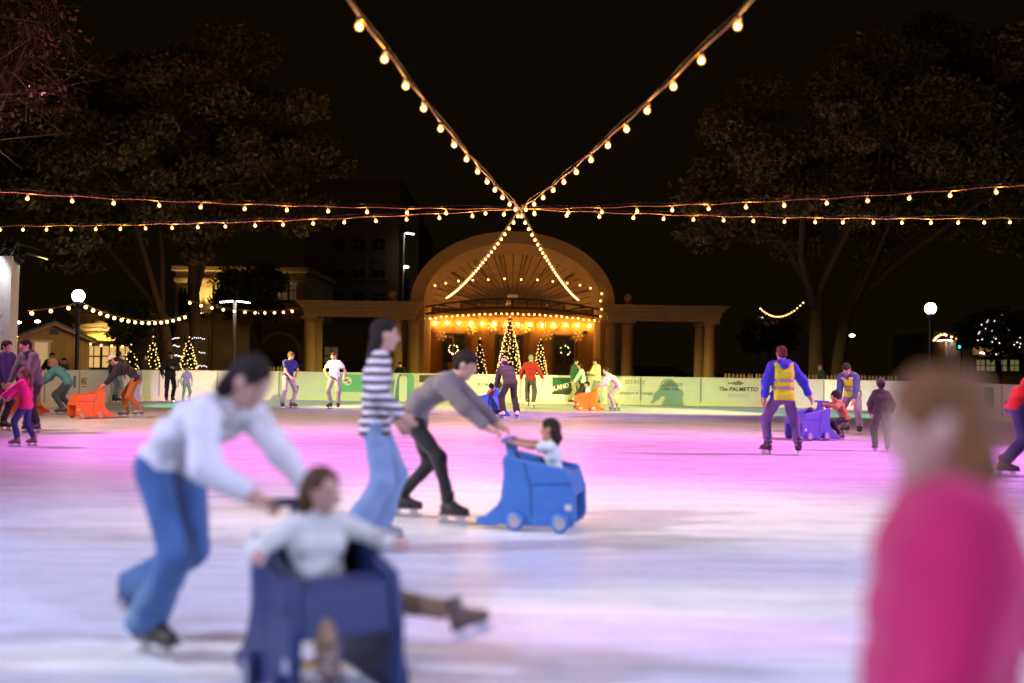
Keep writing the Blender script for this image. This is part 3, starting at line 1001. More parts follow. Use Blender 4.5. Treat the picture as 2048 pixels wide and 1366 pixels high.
cl = colonnade(P(597, 605, YB0).x, P(847, 605, YB0).x, [(-9.15, 0), (-9.05, 1.15), (-5.22, 0), (-4.48, 0)], 'stone colonnade left of the bandshell behind the boy in navy')
cr = colonnade(P(1199, 615, YB0).x, P(1453, 615, YB0).x, [(8.95, 0), (8.72, 1.15), (5.22, 0), (4.48, 0)], 'stone colonnade right of the bandshell, open to the dark')
for s, c in ((-1, cl), (1, cr)):
    MB().span((s * 4.66 - c.location.x, 0.45, 0), (s * 5.45 - c.location.x, 1.4, 3.54)).build('pier', M_STONE, c)
for px, py, lb in ((785, 590, 'stone ball finial on the left colonnade'), (1257, 592, 'stone ball finial on the right colonnade')):
    c = P(px, py, YB0 + 0.4)
    m = MB().lathe([(0.30, 0), (0.30, 0.07), (0.20, 0.09), (0.12, 0.14), (0.10, 0.18)], 14)
    m.ball((0, 0, 0.36), 0.21, 16, 10)
    o = m.build('ball_finial', M_STONE, None, True, loc=(c.x, c.y, 4.262), auto=40)
    tag(o, lb, 'finial', 'ball finials')
# bulbs under the canopy and along the wall
M_WB = emit('bulb_shell', (1.0, 0.45, 0.09), 15.0)
WB = MB().ball((0, 0, 0), 0.038, 8, 5).mesh('bulb', M_WB, True)
WS = MB().lathe([(0.02, 0.03), (0.025, 0.09), (0.01, 0.1)], 6).mesh('socket', M_BLACK)
WBS = MB().ball((0, 0, 0), 0.042, 8, 5).mesh('bulb', emit('bulb_wall', (1.0, 0.46, 0.09), 560.0), True)
def lit_row(pts, label, WB=WB):
    t = empty('festoon_light', pts[0], 0, label, 'string light', 'bulb rows on the bandshell')
    a = Vector(pts[0])
    MB().tube([Vector(p) - a + Vector((0, 0, 0.1)) for p in pts], 0.012, 5).build('cable', M_CABLE, t, True)
    for p in pts:
        b = link('bulb', WB, t, Vector(p) - a + Vector((0, 0, random.uniform(-0.02, 0.02))))
        link('socket', WS, b)
n = 32
lit_row([(-4.05 + 8.1 * i / n, YB0 + 0.95, 3.55 + 0.30 * (1 - (2 * i / n - 1) ** 2)) for i in range(n + 1)], 'curved row of warm bulbs under the bandshell canopy')
lit_row([(-3.85 + 7.7 * i / 13, YB0 + YW - 0.22, 3.55) for i in range(14)], 'straight row of warm bulbs along the bandshell back wall', WBS)
n = 17
lit_row([(4.40 * math.cos(math.pi * (0.03 + 0.94 * i / n)), YB0 + 0.9, 4.42 + 1.05 * math.sin(math.pi * (0.03 + 0.94 * i / n)) ** 0.8) for i in range(n + 1)], 'arched row of warm bulbs across the bandshell opening')
for s in (1,):
    lit_row([(s * (4.0 + 0.05 * (i % 2)), YB0 + 0.2, 3.75 + 0.35 * i) for i in range(4)], 'short upright run of bulbs at the right end of the canopy')

# ------------------------------------------------------------------ christmas trees
M_FIR = leaf_mat('fir_boughs', (0.010, 0.026, 0.009), (0.03, 0.055, 0.02))
def xmas(px, Y, ptop, rbase, nl, label, zb=0.0, lm=None, lr=0.022):
    c = P(px, ptop, Y)
    h = c.z - zb
    t = empty('christmas_tree', (c.x, Y, zb), 0, label, 'christmas tree', 'lit christmas trees')
    MB().tube([(0, 0, 0), (0, 0, h * 0.9)], [0.07, 0.02], 7).build('trunk', mat('bark', (0.06, 0.045, 0.03), 0.9, 0.3), t)
    bo = MB()
    for i in range(1500):
        f = random.random() ** 0.75
        z = h * (1 - f) * 0.97 + 0.12 * f
        r = rbase * f ** 0.8 * (0.82 + 0.25 * random.random())
        a = random.random() * 6.28
        p = Vector((r * math.cos(a), r * math.sin(a), z - 0.05 * r))
        o = Vector((math.cos(a), math.sin(a), -0.25)) * random.uniform(0.12, 0.2)
        w = Vector((-math.sin(a), math.cos(a), random.uniform(-0.5, 0.5))) * 0.05
        bo.add([p - o * 0.8 - w, p - o * 0.8 + w, p + o * 0.5], [(0, 1, 2)])
    bo.build('boughs', M_FIR, t)
    li = MB()
    for i in range(nl):
        f = (i / nl) ** 0.55
        z = h * (1 - f) * 0.97 + 0.10
        a = i * 2.399963 + random.uniform(-0.25, 0.25)
        r = rbase * f ** 0.8 * 1.02 + 0.015
        li.ball((r * math.cos(a), r * math.sin(a), z + random.uniform(-0.04, 0.04)), lr, 6, 4)
    tag(li.build('fairy_lights', lm or M_FAIRY, t), kind='stuff')
    return t
xmas(1020, 43.2, 633, 0.70, 430, 'tall lit christmas tree in the middle of the bandshell')
xmas(1081, 43.4, 681, 0.45, 210, 'small lit christmas tree right of the tall one')
xmas(960, 43.4, 679, 0.45, 120, 'small sparsely lit christmas tree left of the tall one', lr=0.02)
xmas(306, 40.5, 676, 0.48, 150, 'lit christmas tree nearest the cap wearing man', lr=0.022)
xmas(378, 41.0, 676, 0.56, 190, 'lit christmas tree behind the woman in white', lr=0.022)
xmas(262, 41.5, 690, 0.55, 60, 'faintly lit christmas tree behind the cap wearing man', lr=0.024)
# letters made of small white lights
sg = empty('light_sign', P(360, 742, 43.5), 0, 'wall of small white lights spelling loops between the left christmas trees', 'light sign')
o0 = sg.location.copy()
sg.location.z = 0
lp = MB()
def dots(pts, n):
    for (a, b) in zip(pts[:-1], pts[1:]):
        for i in range(n):
            q = P(a[0] + (b[0] - a[0]) * i / n, a[1] + (b[1] - a[1]) * i / n, 43.5)
            lp.ball((q.x - o0.x, 0.05, q.z + random.uniform(-.03, .03)), 0.024, 6, 4)
dots([(334, 678), (360, 676)], 9); dots([(336, 684), (344, 690), (360, 693)], 7); dots([(338, 706), (350, 711), (364, 714)], 7)
dots([(384, 676), (412, 678)], 7); dots([(398, 705), (412, 706)], 4); dots([(396, 731), (416, 734)], 6)
tag(lp.build('fairy_lights', M_FAIRYW, sg), kind='stuff')
fr_ = MB()
for px in (332, 368, 416):
    q = P(px, 676, 43.5); fr_.span((q.x - o0.x - 0.02, 0.06, -0.03), (q.x - o0.x + 0.02, 0.1, q.z + 0.1))
fr_.build('frame', M_BLACK, sg)

# ------------------------------------------------------------------ buildings
M_BRICKD = mat('brick_dark', (0.16, 0.10, 0.055), 0.85, 0.25, 1.5, 0.3, 18)
M_CREAM = mat('cream_render', (0.50, 0.38, 0.20), 0.85, 0.12, 1.5, 0.2, 30)
M_OLIVE = mat('olive_render', (0.17, 0.14, 0.06), 0.85, 0.15, 1.5, 0.2, 30)
M_BLIND = mat('blind', (0.20, 0.14, 0.08), 0.7, 0.2)
def building(name, px0, px1, ptop, Y, depth, m, label, cornice=True):
    a, b = P(px0, ptop, Y), P(px1, ptop, Y)
    h = (a.z + b.z) / 2
    t = empty(name, ((a.x + b.x) / 2, Y, 0), 0, label, 'building')
    w = b.x - a.x
    wall = MB().span((-w / 2, 0, -0.03), (w / 2, depth, h)).build('wall', m, t)
    if cornice:
        MB().span((-w / 2 - 0.25, -0.3, h - 0.05), (w / 2 + 0.25, depth + 0.3, h + 0.3)).build('cornice', m, t, bevel=0.05)
        MB().span((-w / 2 - 0.1, -0.14, h - 0.75), (w / 2 + 0.1, -0.003, h - 0.5)).build('string_course', m, t, bevel=0.03)
    return t, h
def window(t, px0, px1, py0, py1, Y, glass=M_GLASSD, blind=False, sill=True, fm=None, bars=1):
    a, b = P(px0, py0, Y), P(px1, py1, Y)
    x0, x1 = a.x - t.location.x, b.x - t.location.x
    z1, z0 = a.z, b.z
    fm = fm or mat('window_frame', (0.12, 0.09, 0.05), 0.6, 0.1)
    f = MB()
    e = 0.09
    f.span((x0 - e, -0.07, z0 - e), (x0, -0.004, z1 + e)); f.span((x1, -0.07, z0 - e), (x1 + e, -0.004, z1 + e))
    f.span((x0, -0.07, z1), (x1, -0.004, z1 + e)); f.span((x0, -0.07, z0 - e), (x1, -0.004, z0))
    f.span((x0, -0.06, (z0 + z1) / 2 - 0.04), (x1, -0.006, (z0 + z1) / 2 + 0.04))
    for i in range(bars):
        xm = x0 + (x1 - x0) * (i + 1) / (bars + 1)
        f.span((xm - 0.03, -0.055, z0), (xm + 0.03, -0.007, z1))
    o = f.build('window', fm, t)
    MB().span((x0, -0.035, z0), (x1, -0.012, z1)).build('pane', glass, o)
    if sill:
        MB().span((x0 - 0.2, -0.2, z0 - e - 0.12), (x1 + 0.2, -0.003, z0 - e - 0.004)).build('sill', fm, o)
    if blind:
        nb = 7
        for i in range(nb):
            z = z1 - (z1 - z0) * 0.62 * (i + 0.5) / nb
            MB().box(((x0 + x1) / 2, -0.05, z), (x1 - x0 - 0.05, 0.03, 0.07)).build('blind_slat', M_BLIND, o)
    return o
t, h = building('brick_block', 612, 800, 366, 76, 18, M_BRICKD, 'tall dark brick block behind the left colonnade')
for px in (666, 706, 746):
    window(t, px, px + 24, 478, 500, 76)
    window(t, px, px + 24, 516, 556, 76, blind=True)
    window(t, px, px + 24, 586, 602, 76)
t, h = building('side_block', 801, 838, 430, 79, 14, M_OLIVE, 'narrow dark block between the brick block and the bandshell', False)
window(t, 806, 818, 560, 590, 79)
t, h = building('cream_building', 352, 612, 542, 66, 14, M_CREAM, 'cream classical building with uplit wall behind the left trees')
for px in (398, 420, 532, 545, 600):
    a = P(px, 560, 66)
    MB().span((a.x - t.location.x - 0.22, -0.16, 0), (a.x - t.location.x + 0.22, -0.004, h - 0.8)).build('pilaster', M_CREAM, t, bevel=0.03)
window(t, 360, 380, 574, 640, 66, M_GLASSD, bars=2)
window(t, 432, 445, 590, 618, 66, M_WINDIM)
window(t, 552, 575, 562, 600, 66, M_WINDIM, blind=True)
window(t, 580, 596, 562, 600, 66, M_WINDIM)
for px, pw in ((411, 700), (525, 200)):
    a = P(px, 622, 66)
    u = empty('uplight', (a.x, 65.2, a.z - 0.35), 0, 'wall uplight on the cream building ' + ('at its bright pilaster bay' if px == 411 else 'hidden behind the leaves'), 'uplight')
    MB().lathe([(0.10, -0.12), (0.16, 0.0), (0.15, 0.14), (0.12, 0.15)], 12).build('housing', M_BLACK, u, True)
    MB().lathe([(0.001, 0.145), (0.11, 0.145), (0.11, 0.155), (0.001, 0.155)], 12).build('lens', emit('uplens', (1.0, 0.72, 0.3), 30, False), u)
    MB().span((-0.04, 0.05, -0.1), (0.04, 0.78, -0.04)).build('bracket', M_BLACK, u)
    ld = bpy.data.lights.new('uplamp', 'SPOT'); ld.energy = pw; ld.color = (1.0, 0.66, 0.22); ld.spot_size = R(120); ld.spot_blend = 0.6; ld.shadow_soft_size = 0.1
    lo = bpy.data.objects.new('uplamp', ld); COL.objects.link(lo); lo.parent = u; lo.location = (0, 0, 0.2); lo.rotation_euler = (R(180 + 12), 0, 0)
t, h = building('olive_hall', 640, 835, 648, 61, 10, M_OLIVE, 'low olive walled hall seen through the left colonnade', False)
window(t, 650, 676, 694, 730, 61, M_WINDIM)
ar = P(560, 690, 60)
t, h = building('arched_hall', 500, 612, 652, 60, 8, M_OLIVE, 'low hall with a round arched doorway behind the picket fence', False)
pts = [(1.25 * math.cos(q) + ar.x - t.location.x, -0.06, 2.0 + 1.25 * math.sin(q)) for q in [math.pi * k / 16 for k in range(17)]]
MB().tube([(pts[0][0], -0.06, 0)] + pts + [(pts[-1][0], -0.06, 0)], 0.10, 6).build('arch_trim', M_CREAM, t, True)
MB().span((ar.x - t.location.x - 1.1, -0.03, 0), (ar.x - t.location.x + 1.1, -0.004, 2.1)).build('door', M_DOOR, t)
# shop with lit sign
t, h = building('corner_shop', 150, 262, 630, 60, 10, M_CREAM, 'small shop with a lit sign board behind the wooden hut')
sgY = 59.6
a, b = P(164, 657, sgY), P(262, 681, sgY)
ox = t.location.x
sb = MB().span((a.x - ox, -0.42, b.z + 0.55), (b.x - ox, -0.30, a.z)).build('sign_board', mat('sign_cream', (0.62, 0.50, 0.28), 0.6, 0.05), t, bevel=0.02)
text_mesh('CINCO NORED CO', 0.42, mat('sign_ink', (0.16, 0.09, 0.03), 0.6, 0.1), 'lettering', 0, 0.01, sb, Matrix.Translation(((a.x + b.x) / 2 - ox, -0.435, a.z - 0.30)) @ Matrix.Rotation(R(90), 4, 'X'))
MB().prism([(-0.30, b.z + 0.52), (-1.5, b.z - 0.05), (-1.5, b.z - 0.12), (-0.3, b.z + 0.42)], a.x - ox + 0.3, b.x - ox + 0.4, 'yz').build('awning', mat('awning', (0.40, 0.28, 0.10), 0.7, 0.1), t)
MB().span((a.x - ox + 0.1, -1.7, b.z - 0.38), (b.x - ox + 1.0, -1.5, b.z - 0.14)).build('awning_edge', M_BLACK, t)
for px0, px1 in ((176, 200), (206, 232), (240, 262)):
    window(t, px0, px1, 690, 735, 60, M_WINWARM, bars=1, sill=False, fm=M_BLACK)
for px in (185, 213, 240):
    q = P(px, 646, 58.6)
    s_ = empty('sign_lamp', q, 0, 'gooseneck lamp over the shop sign, ' + {185: 'left one', 213: 'middle one', 240: 'right one'}[px], 'sign lamp', 'gooseneck lamps over the shop sign')
    MB().tube([(0, 1.38, 0.25), (0, 0.6, 0.42), (0, 0.1, 0.3), (0, 0, 0.12)], 0.025, 6).build('arm', M_BLACK, s_, True)
    MB().lathe([(0.04, 0.14), (0.09, 0.10), (0.17, 0.0), (0.16, 0.0)], 12).build('shade', M_BLACK, s_, True)
    ld = bpy.data.lights.new('signlamp', 'SPOT'); ld.energy = 170; ld.color = (1.0, 0.68, 0.25); ld.spot_size = R(140); ld.shadow_soft_size = 0.08
    lo = bpy.data.objects.new('signlamp', ld); COL.objects.link(lo); lo.parent = s_; lo.location = (0, 0, -0.02); lo.rotation_euler = (R(30), 0, 0)
far_string(P(176, 684, 57.5), P(262, 690, 57.5), 0.05, 0.62, 'row of bulbs under the shop awning', 0.8)
# wooden hut
c0, c1, pk = P(36, 676, 36.5), P(181, 676, 36.5), P(112, 646, 36.5)
hut = empty('wooden_hut', ((c0.x + c1.x) / 2, 36.5, 0), R(27), 'small gabled wooden hut with green roof beside the left globe lamp', 'hut')
hw, ze, zp = (c1.x - c0.x) / 2, (c0.z + c1.z) / 2, pk.z
M_HUT = mat('hut_boards', (0.34, 0.19, 0.06), 0.75, 0.2, 3, 0.2, 20)
MB().prism([(-hw + 0.12, -0.03), (hw - 0.12, -0.03), (hw - 0.12, ze), (0, zp - 0.06), (-hw + 0.12, ze)], 0.05, 2.6).build('wall', M_HUT, hut)
nb = 17
for i in range(nb):
    x0 = -hw + 0.12 + (2 * hw - 0.24) * i / nb; x1 = x0 + (2 * hw - 0.24) / nb - 0.012
    zz = lambda x: ze + (zp - 0.06 - ze) * (1 - abs(x) / (hw - 0.12))
    MB().prism([(x0, 0), (x1, 0), (x1, zz(x1)), (x0, zz(x0))], 0.015, 0.048).build('plank', M_HUT, hut)
M_GROOF = mat('green_roof', (0.02, 0.06, 0.035), 0.45, 0.15, 3, 0, 0, 0.3)
for s in (-1, 1):
    MB().prism([(0, zp), (s * (hw + 0.1), ze - 0.08), (s * (hw + 0.1), ze - 0.01), (0, zp + 0.08)], -0.25, 2.8).build('roof', M_GROOF, hut)
    MB().prism([(0, zp - 0.10), (s * (hw + 0.08), ze - 0.17), (s * (hw + 0.08), ze - 0.085), (0, zp - 0.005)], -0.26, -0.21).build('barge_board', M_HUT, hut)
q = P(84, 712, 36.5)
wx = -0.42
w_ = MB()
w_.span((wx - 0.30, -0.03, q.z - 0.5), (wx - 0.22, 0.03, q.z + 0.5)); w_.span((wx + 0.22, -0.03, q.z - 0.5), (wx + 0.30, 0.03, q.z + 0.5)); w_.span((wx - 0.38, -0.04, q.z + 0.5), (wx + 0.38, 0.03, q.z + 0.58)); w_.span((wx - 0.3, -0.03, q.z - 0.58), (wx + 0.3, 0.03, q.z - 0.5))
w_ = w_.build('window', mat('trim_cream', (0.6, 0.48, 0.3), 0.6, 0.1), hut)
MB().span((wx - 0.22, -0.005, q.z - 0.5), (wx + 0.22, 0.012, q.z + 0.5)).build('pane', emit('hut_pane', (1.0, 0.5, 0.12), 0.22), w_)
MB().span((-0.16, -0.01, zp - 0.42), (0.16, 0.012, zp - 0.22)).build('gable_vent', M_BLACK, hut)
hl = P(32, 676, 36.0)
s_ = empty('hut_lamp', hl, 0, 'small warm lamp at the left corner of the wooden hut', 'lamp')
MB().ball((0, 0, 0), 0.09, 10, 6).build('globe', emit('hutlamp', (1.0, 0.55, 0.15), 25), s_, True)
MB().span((-0.02, 0.06, -0.02), (0.02, 0.55, 0.02)).build('bracket', M_BLACK, s_)
# far right: shop fronts
t, h = building('far_shop', 1945, 2052, 678, 84, 10, mat('tan_render', (0.40, 0.26, 0.13), 0.85, 0.15), 'tan shop with a row of lit windows at the right edge', False)
for k, px in enumerate((1952, 1972, 1996, 2020)):
    window(t, px, px + 17, 720, 742, 84, emit('greenish_window', (0.75, 0.7, 0.3), 0.16), sill=False, bars=1)
MB().span((-2.2, -0.5, P(1980, 713, 84).z), (2.3, -0.02, P(1980, 709, 84).z)).build('canopy', M_BLACK, t)
for px in (1972, 2012):
    q = P(px, 706, 83.0)
    MB().box((q.x - t.location.x, -0.6, q.z), (0.55, 0.12, 0.06)).build('strip_lamp', emit('strip_warm', (1.0, 0.7, 0.4), 22), t)
t, h = building('neon_shop', 1868, 1938, 664, 92, 10, mat('brown_render', (0.14, 0.09, 0.05), 0.85, 0.15), 'far dark shop front with neon coloured windows', False)
for px, w, y0, y1, c, s_ in ((1876, 4, 720, 733, (1, 0.6, 0.2), 4), (1884, 3, 718, 730, (0.3, 0.25, 1), 1.5), (1893, 7, 722, 732, (1, 0.55, 0.4), 0.7), (1905, 6, 722, 730, (1, 0.3, 0.2), 0.9), (1912, 5, 718, 742, (1, 0.7, 0.3), 4), (1919, 8, 716, 728, (0.25, 0.25, 1.0), 2.5), (1920, 8, 736, 742, (0.3, 0.2, 1.0), 2.0), (1929, 5, 712, 734, (1.0, 0.85, 0.6), 4)):
    window(t, px, px + w, y0, y1, 92, emit('neon_%d_%d' % (px, y0), c, s_), sill=False, bars=0, fm=M_BLACK)
far_string(P(1866, 680, 90), P(1889, 666, 90), -0.2, 0.28, 'rising half of the bulb string over the neon shop', 1.1)
far_string(P(1889, 666, 90), P(1934, 680, 90), 0.05, 0.5, 'falling half of the bulb string over the neon shop', 1.1)
q = P(1918, 694, 80)
tl = empty('traffic_light', (q.x, 80, 0), 0, 'traffic light showing green at the far right street', 'traffic light')
MB().tube([(0.25, 0.1, 0), (0.25, 0.1, q.z + 0.7)], 0.07, 8).build('pole', M_BLACK, tl)
hd = MB().span((-0.17, -0.1, q.z - 0.25), (0.17, 0.12, q.z + 0.75)).build('housing', M_BLACK, tl, bevel=0.03)
for k, c in enumerate(((0.02, 0.9, 0.5), (0.08, 0.05, 0.0), (0.08, 0.0, 0.0))):
    MB().ball((0, -0.12, q.z + 0.25 * k), 0.105, 10, 6, (1, 0.4, 1)).build('lens', emit('tl_green', c, 5.0) if k == 0 else mat('tl_off%d' % k, c, 0.3), hd, True)
for (px, py, Y, lb) in ((1687, 674, 110, 'tiny white lamp between the right trunk and the dark'), (1704, 671, 112, 'tiny warm lamp right of the right trunk'), (1800, 699, 105, 'lone tiny lamp left of the right globe lamp'), (37, 645, 60, 'cool white lamp beside the light tower'), (75, 643, 70, 'tiny lamp above the hut roof'), (812, 534, 74, 'small wall lamp on the narrow dark block')):
    q = P(px, py, Y)
    s_ = empty('pole_lamp', (q.x, q.y, 0), 0, lb, 'street lamp', 'distant lamps')
    MB().tube([(0, 0, 0), (0, 0, q.z)], 0.05, 6).build('pole', M_BLACK, s_)
    MB().ball((0, 0, q.z), 0.16 * Y / 80, 8, 5, (1.4, 1, 0.6)).build('lamp_head', M_LEDW, s_, True)

# parked cars behind the colonnade and the fence
def car(px, Y, L, col, label, rz=0.0):
    q = P(px, 760, Y)
    c = empty('parked_car', (q.x, Y, 0), rz, label, 'car', 'cars parked behind the rink')
    paint = mat('carpaint_' + col[0], col[1], 0.25, 0.05, 3, 0, 0, 0.3)
    hgt = 1.55
    prof = [(-L / 2, 0.35), (-L / 2 + 0.02, 0.80), (-L / 2 + 0.25, 0.95), (-L / 2 + 0.55, hgt - 0.12), (-L / 2 + 0.9, hgt), (L / 2 - 2.0, hgt), (L / 2 - 1.15, 1.02), (L / 2 - 0.15, 0.86), (L / 2, 0.55), (L / 2 - 0.05, 0.3)]
    MB().prism(prof, -0.88, 0.88).build('body', paint, c, bevel=0.06)
    gl = [(-L / 2 + 0.5, 1.02), (-L / 2 + 0.72, hgt - 0.14), (L / 2 - 2.05, hgt - 0.10), (L / 2 - 1.38, 1.05)]
    for s in (-1, 1):
        MB().prism(gl, 0.884 * s, 0.889 * s).build('window', M_GLASSD, c)
        for x in (-L / 2 + 0.85, L / 2 - 0.95):
            w = MB().lathe([(0.16, 0.0), (0.33, 0.0), (0.34, 0.04), (0.34, 0.18), (0.32, 0.22), (0.16, 0.20)], 18, (x, 0.70 * s if s > 0 else -0.92, 0.31), 'y').build('wheel', M_BLACK, c, True)
            MB().lathe([(0.001, 0), (0.20, 0.0), (0.20, 0.235), (0.001, 0.235)], 12, (x, 0.695 * s if s > 0 else -0.93, 0.31), 'y').build('rim', M_ALU, w)
        MB().box((L / 2 - 0.06, 0.62 * s, 0.72), (0.14, 0.34, 0.14)).build('headlight', M_PWHITE, c, bevel=0.03)
        MB().box((-L / 2 + 0.03, 0.68 * s, 0.82), (0.10, 0.22, 0.22)).build('tail_light', M_PRED, c, bevel=0.02)
car(735, 53, 4.6, ('black', (0.01, 0.01, 0.012)), 'dark parked car behind the left colonnade', 0.05)
car(590, 54, 4.4, ('navy', (0.012, 0.014, 0.02)), 'dark parked car beside the round arched doorway', math.pi)
car(1330, 58, 4.8, ('black', (0.01, 0.01, 0.012)), 'dark parked car seen through the right colonnade', 0.0)
car(1545, 56, 4.5, ('charcoal', (0.02, 0.02, 0.02)), 'dark parked car behind the right picket fence', math.pi)

# ------------------------------------------------------------------ trees
M_BARK = mat('bark_grey', (0.05, 0.03, 0.015), 0.9, 0.35, 5, 0.6, 14)
def leaves(centers, n, size, m, name, parent, flat=0.6):
    C = centers[rng.integers(0, len(centers), n)]
    off = rng.normal(size=(n, 3)); off /= np.linalg.norm(off, axis=1)[:, None]
    off *= (rng.random(n) ** 0.45)[:, None] * C[:, 3:4]
    off[:, 2] *= flat
    p = C[:, :3] + off
    d = rng.normal(size=(n, 3)); d /= np.linalg.norm(d, axis=1)[:, None]
    e = np.cross(d, rng.normal(size=(n, 3))); e /= np.linalg.norm(e, axis=1)[:, None]
    s = (size * (0.6 + 0.8 * rng.random(n)))[:, None]
    up = np.cross(d, e)
    V = np.empty((n, 4, 3))
    V[:, 0] = p - d * s; V[:, 1] = p + e * s * 0.48 + up * s * 0.12; V[:, 2] = p + d * s; V[:, 3] = p - e * s * 0.48 + up * s * 0.12
    me = bpy.data.meshes.new(name)
    me.vertices.add(4 * n); me.vertices.foreach_set('co', V.reshape(-1))
    me.loops.add(4 * n); me.loops.foreach_set('vertex_index', np.arange(4 * n, dtype=np.int32))
    me.polygons.add(n)
    me.polygons.foreach_set('loop_start', np.arange(0, 4 * n, 4, dtype=np.int32))
    me.polygons.foreach_set('loop_total', np.full(n, 4, np.int32))
    me.materials.append(m); me.update(); me.validate()
    return link(name, me, parent)
def tree(name, bx, by, fork, cc, hw, hh, nlimb, nleaf, size, m, label, r0=0.34, lean=(0, 0), crown=True, seed=1, cl=(0.7, 1.5), bark=M_BARK):
    rd = random.Random(seed)
    t = empty(name, (bx, by, 0), 0, label, 'tree', None)
    tk = MB()
    fk = Vector((lean[0], lean[1], fork))
    base = [Vector((0, 0, -0.05)), Vector((0.02, 0, 0.4)), Vector((lean[0] * 0.3, lean[1] * 0.3, fork * 0.5)), fk]
    tk.tube(base, [r0 * 1.45, r0 * 1.08, r0 * 0.92, r0 * 0.8], 12)
    C = Vector((cc[0] - bx, cc[1] - by, cc[2]))
    cents = []
    nprim = max(4, nlimb // 3)
    for i in range(nprim):
        az0 = 6.283 * (i + 0.35 * rd.random()) / nprim
        st = base[2].lerp(fk, 1.0 if i % 2 == 0 else rd.uniform(0.5, 0.95))
        pr_end = C + Vector((hw * 0.42 * math.cos(az0), hw * 0.42 * math.sin(az0), hh * rd.uniform(-0.35, 0.35)))
        k1 = st.lerp(pr_end, 0.35) + Vector((rd.gauss(0, .15), rd.gauss(0, .15), 0.35))
        k2 = st.lerp(pr_end, 0.7) + Vector((rd.gauss(0, .2), rd.gauss(0, .2), 0.3))
        rl = r0 * rd.uniform(0.42, 0.60)
        tk.tube([st - (k1 - st) * 0.15, k1, k2, pr_end], [rl * 1.05, rl * 0.8, rl * 0.6, rl * 0.4], 9)
        for q_ in range(3):
            az = az0 + (q_ - 1) * 0.75 + rd.gauss(0, 0.25)
            el = (-0.35, 0.35, 1.0)[(q_ + i) % 3] + rd.gauss(0, 0.2)
            rr = rd.uniform(0.66, 0.92)
            end = C + Vector((hw * rr * math.cos(az) * math.cos(el), hw * rr * math.sin(az) * math.cos(el), hh * rr * math.sin(el)))
            s0 = (k2, pr_end, pr_end)[q_]
            mid = s0.lerp(end, 0.5) + Vector((rd.gauss(0, .3), rd.gauss(0, .3), rd.uniform(0, 0.5)))
            tk.tube([s0, mid, end], [rl * 0.42, rl * 0.25, 0.02], 7)
            for j in range(8):
                src = (s0, mid, mid.lerp(end, 0.5), end)[j % 4]
                sub = src + Vector((rd.gauss(0, hw * 0.19), rd.gauss(0, hw * 0.19), rd.gauss(0, hh * 0.19)))
                v = Vector(((sub.x - C.x) / hw, (sub.y - C.y) / hw, (sub.z - C.z) / hh))
                if v.length > 1.0: sub = C + Vector((v.x * hw, v.y * hw, v.z * hh)) / v.length
                tk.tube([src, src.lerp(sub, 0.5) + Vector((0, 0, rd.uniform(-.1, .25))), sub], [rl * 0.2, rl * 0.12, 0.012], 5)
                cents.append((sub.x, sub.y, sub.z, rd.uniform(*cl)))
                for q in range(3):
                    tw = sub + Vector((rd.gauss(0, .7), rd.gauss(0, .7), rd.gauss(0, .5)))
                    tk.tube([sub, tw], [0.016, 0.005], 4)
    tk.build('trunk', bark, t, True)
    if crown:
        leaves(np.array(cents), nleaf, size, m, 'crown', t)
    return t
L_GREEN = leaf_mat('leaf_autumn_green', (0.055, 0.045, 0.010), (0.11, 0.072, 0.018))
L_OLIVE = leaf_mat('leaf_olive', (0.05, 0.048, 0.010), (0.10, 0.075, 0.018))
L_ORANGE = leaf_mat('leaf_orange', (0.07, 0.024, 0.007), (0.11, 0.045, 0.012))
L_DARK = leaf_mat('leaf_dark', (0.03, 0.045, 0.015), (0.07, 0.07, 0.03))
def at(px, py, Y): q = P(px, py, Y); return (q.x, Y, q.z)
a = P(392, 740, 44)
tree('park_tree', a.x, 44, 5.2, at(415, 310, 43), 6.2, 5.0, 15, 64000, 0.115, L_GREEN, 'big leafy tree with dark trunk left of the double headed lamp', 0.29, (-0.15, -0.2), seed=3)
a = P(342, 740, 42)
tree('park_tree', a.x, 42, 3.4, at(190, 370, 40), 6.0, 4.6, 14, 60000, 0.115, L_OLIVE, 'wide leafy tree with forked trunk above the left christmas trees', 0.26, (-0.3, -0.3), seed=5)
a = P(1634, 745, 43)
tree('park_tree', a.x, 43, 4.6, at(1655, 350, 42), 6.1, 5.2, 15, 64000, 0.115, L_GREEN, 'big leafy tree with mottled trunk right of the man in the yellow vest', 0.36, (-0.1, -0.2), seed=8)
a = P(1672, 745, 45)
tree('park_tree', a.x, 45, 4.2, at(1920, 300, 42), 6.6, 5.6, 15, 64000, 0.115, L_OLIVE, 'tall leafy tree with dark trunk filling the upper right corner', 0.32, (0.4, -0.3), seed=12)
tree('bare_tree', -15.4, 23.5, 4.2, (-12.3, 23.0, 8.4), 2.6, 3.0, 18, 2600, 0.06, L_ORANGE, 'nearly bare tree with reddish twigs at the upper left edge', 0.24, (0.2, 0), seed=21, cl=(0.3, 0.7), bark=mat('bark_red', (0.04, 0.018, 0.010), 0.9, 0.3))
a = P(520, 740, 57)
tree('street_tree', a.x, 57, 2.6, at(505, 590, 57), 1.9, 1.8, 9, 7000, 0.16, L_DARK, 'small dark tree in front of the uplit cream building', 0.14, seed=31, cl=(0.5, 0.9))
a = P(268, 740, 46)
tree('street_tree', a.x, 46, 1.8, at(262, 655, 46), 0.75, 1.2, 8, 4000, 0.13, L_DARK, 'small dark tree in front of the lit shop sign', 0.10, seed=33, cl=(0.3, 0.6))
a = P(1545, 740, 70)
tree('street_tree', a.x, 71, 2.2, at(1540, 672, 71), 2.0, 1.5, 8, 5000, 0.17, L_OLIVE, 'small green tree lit by the single headed pole lamp', 0.12, seed=35, cl=(0.4, 0.9))
a = P(2000, 740, 60)
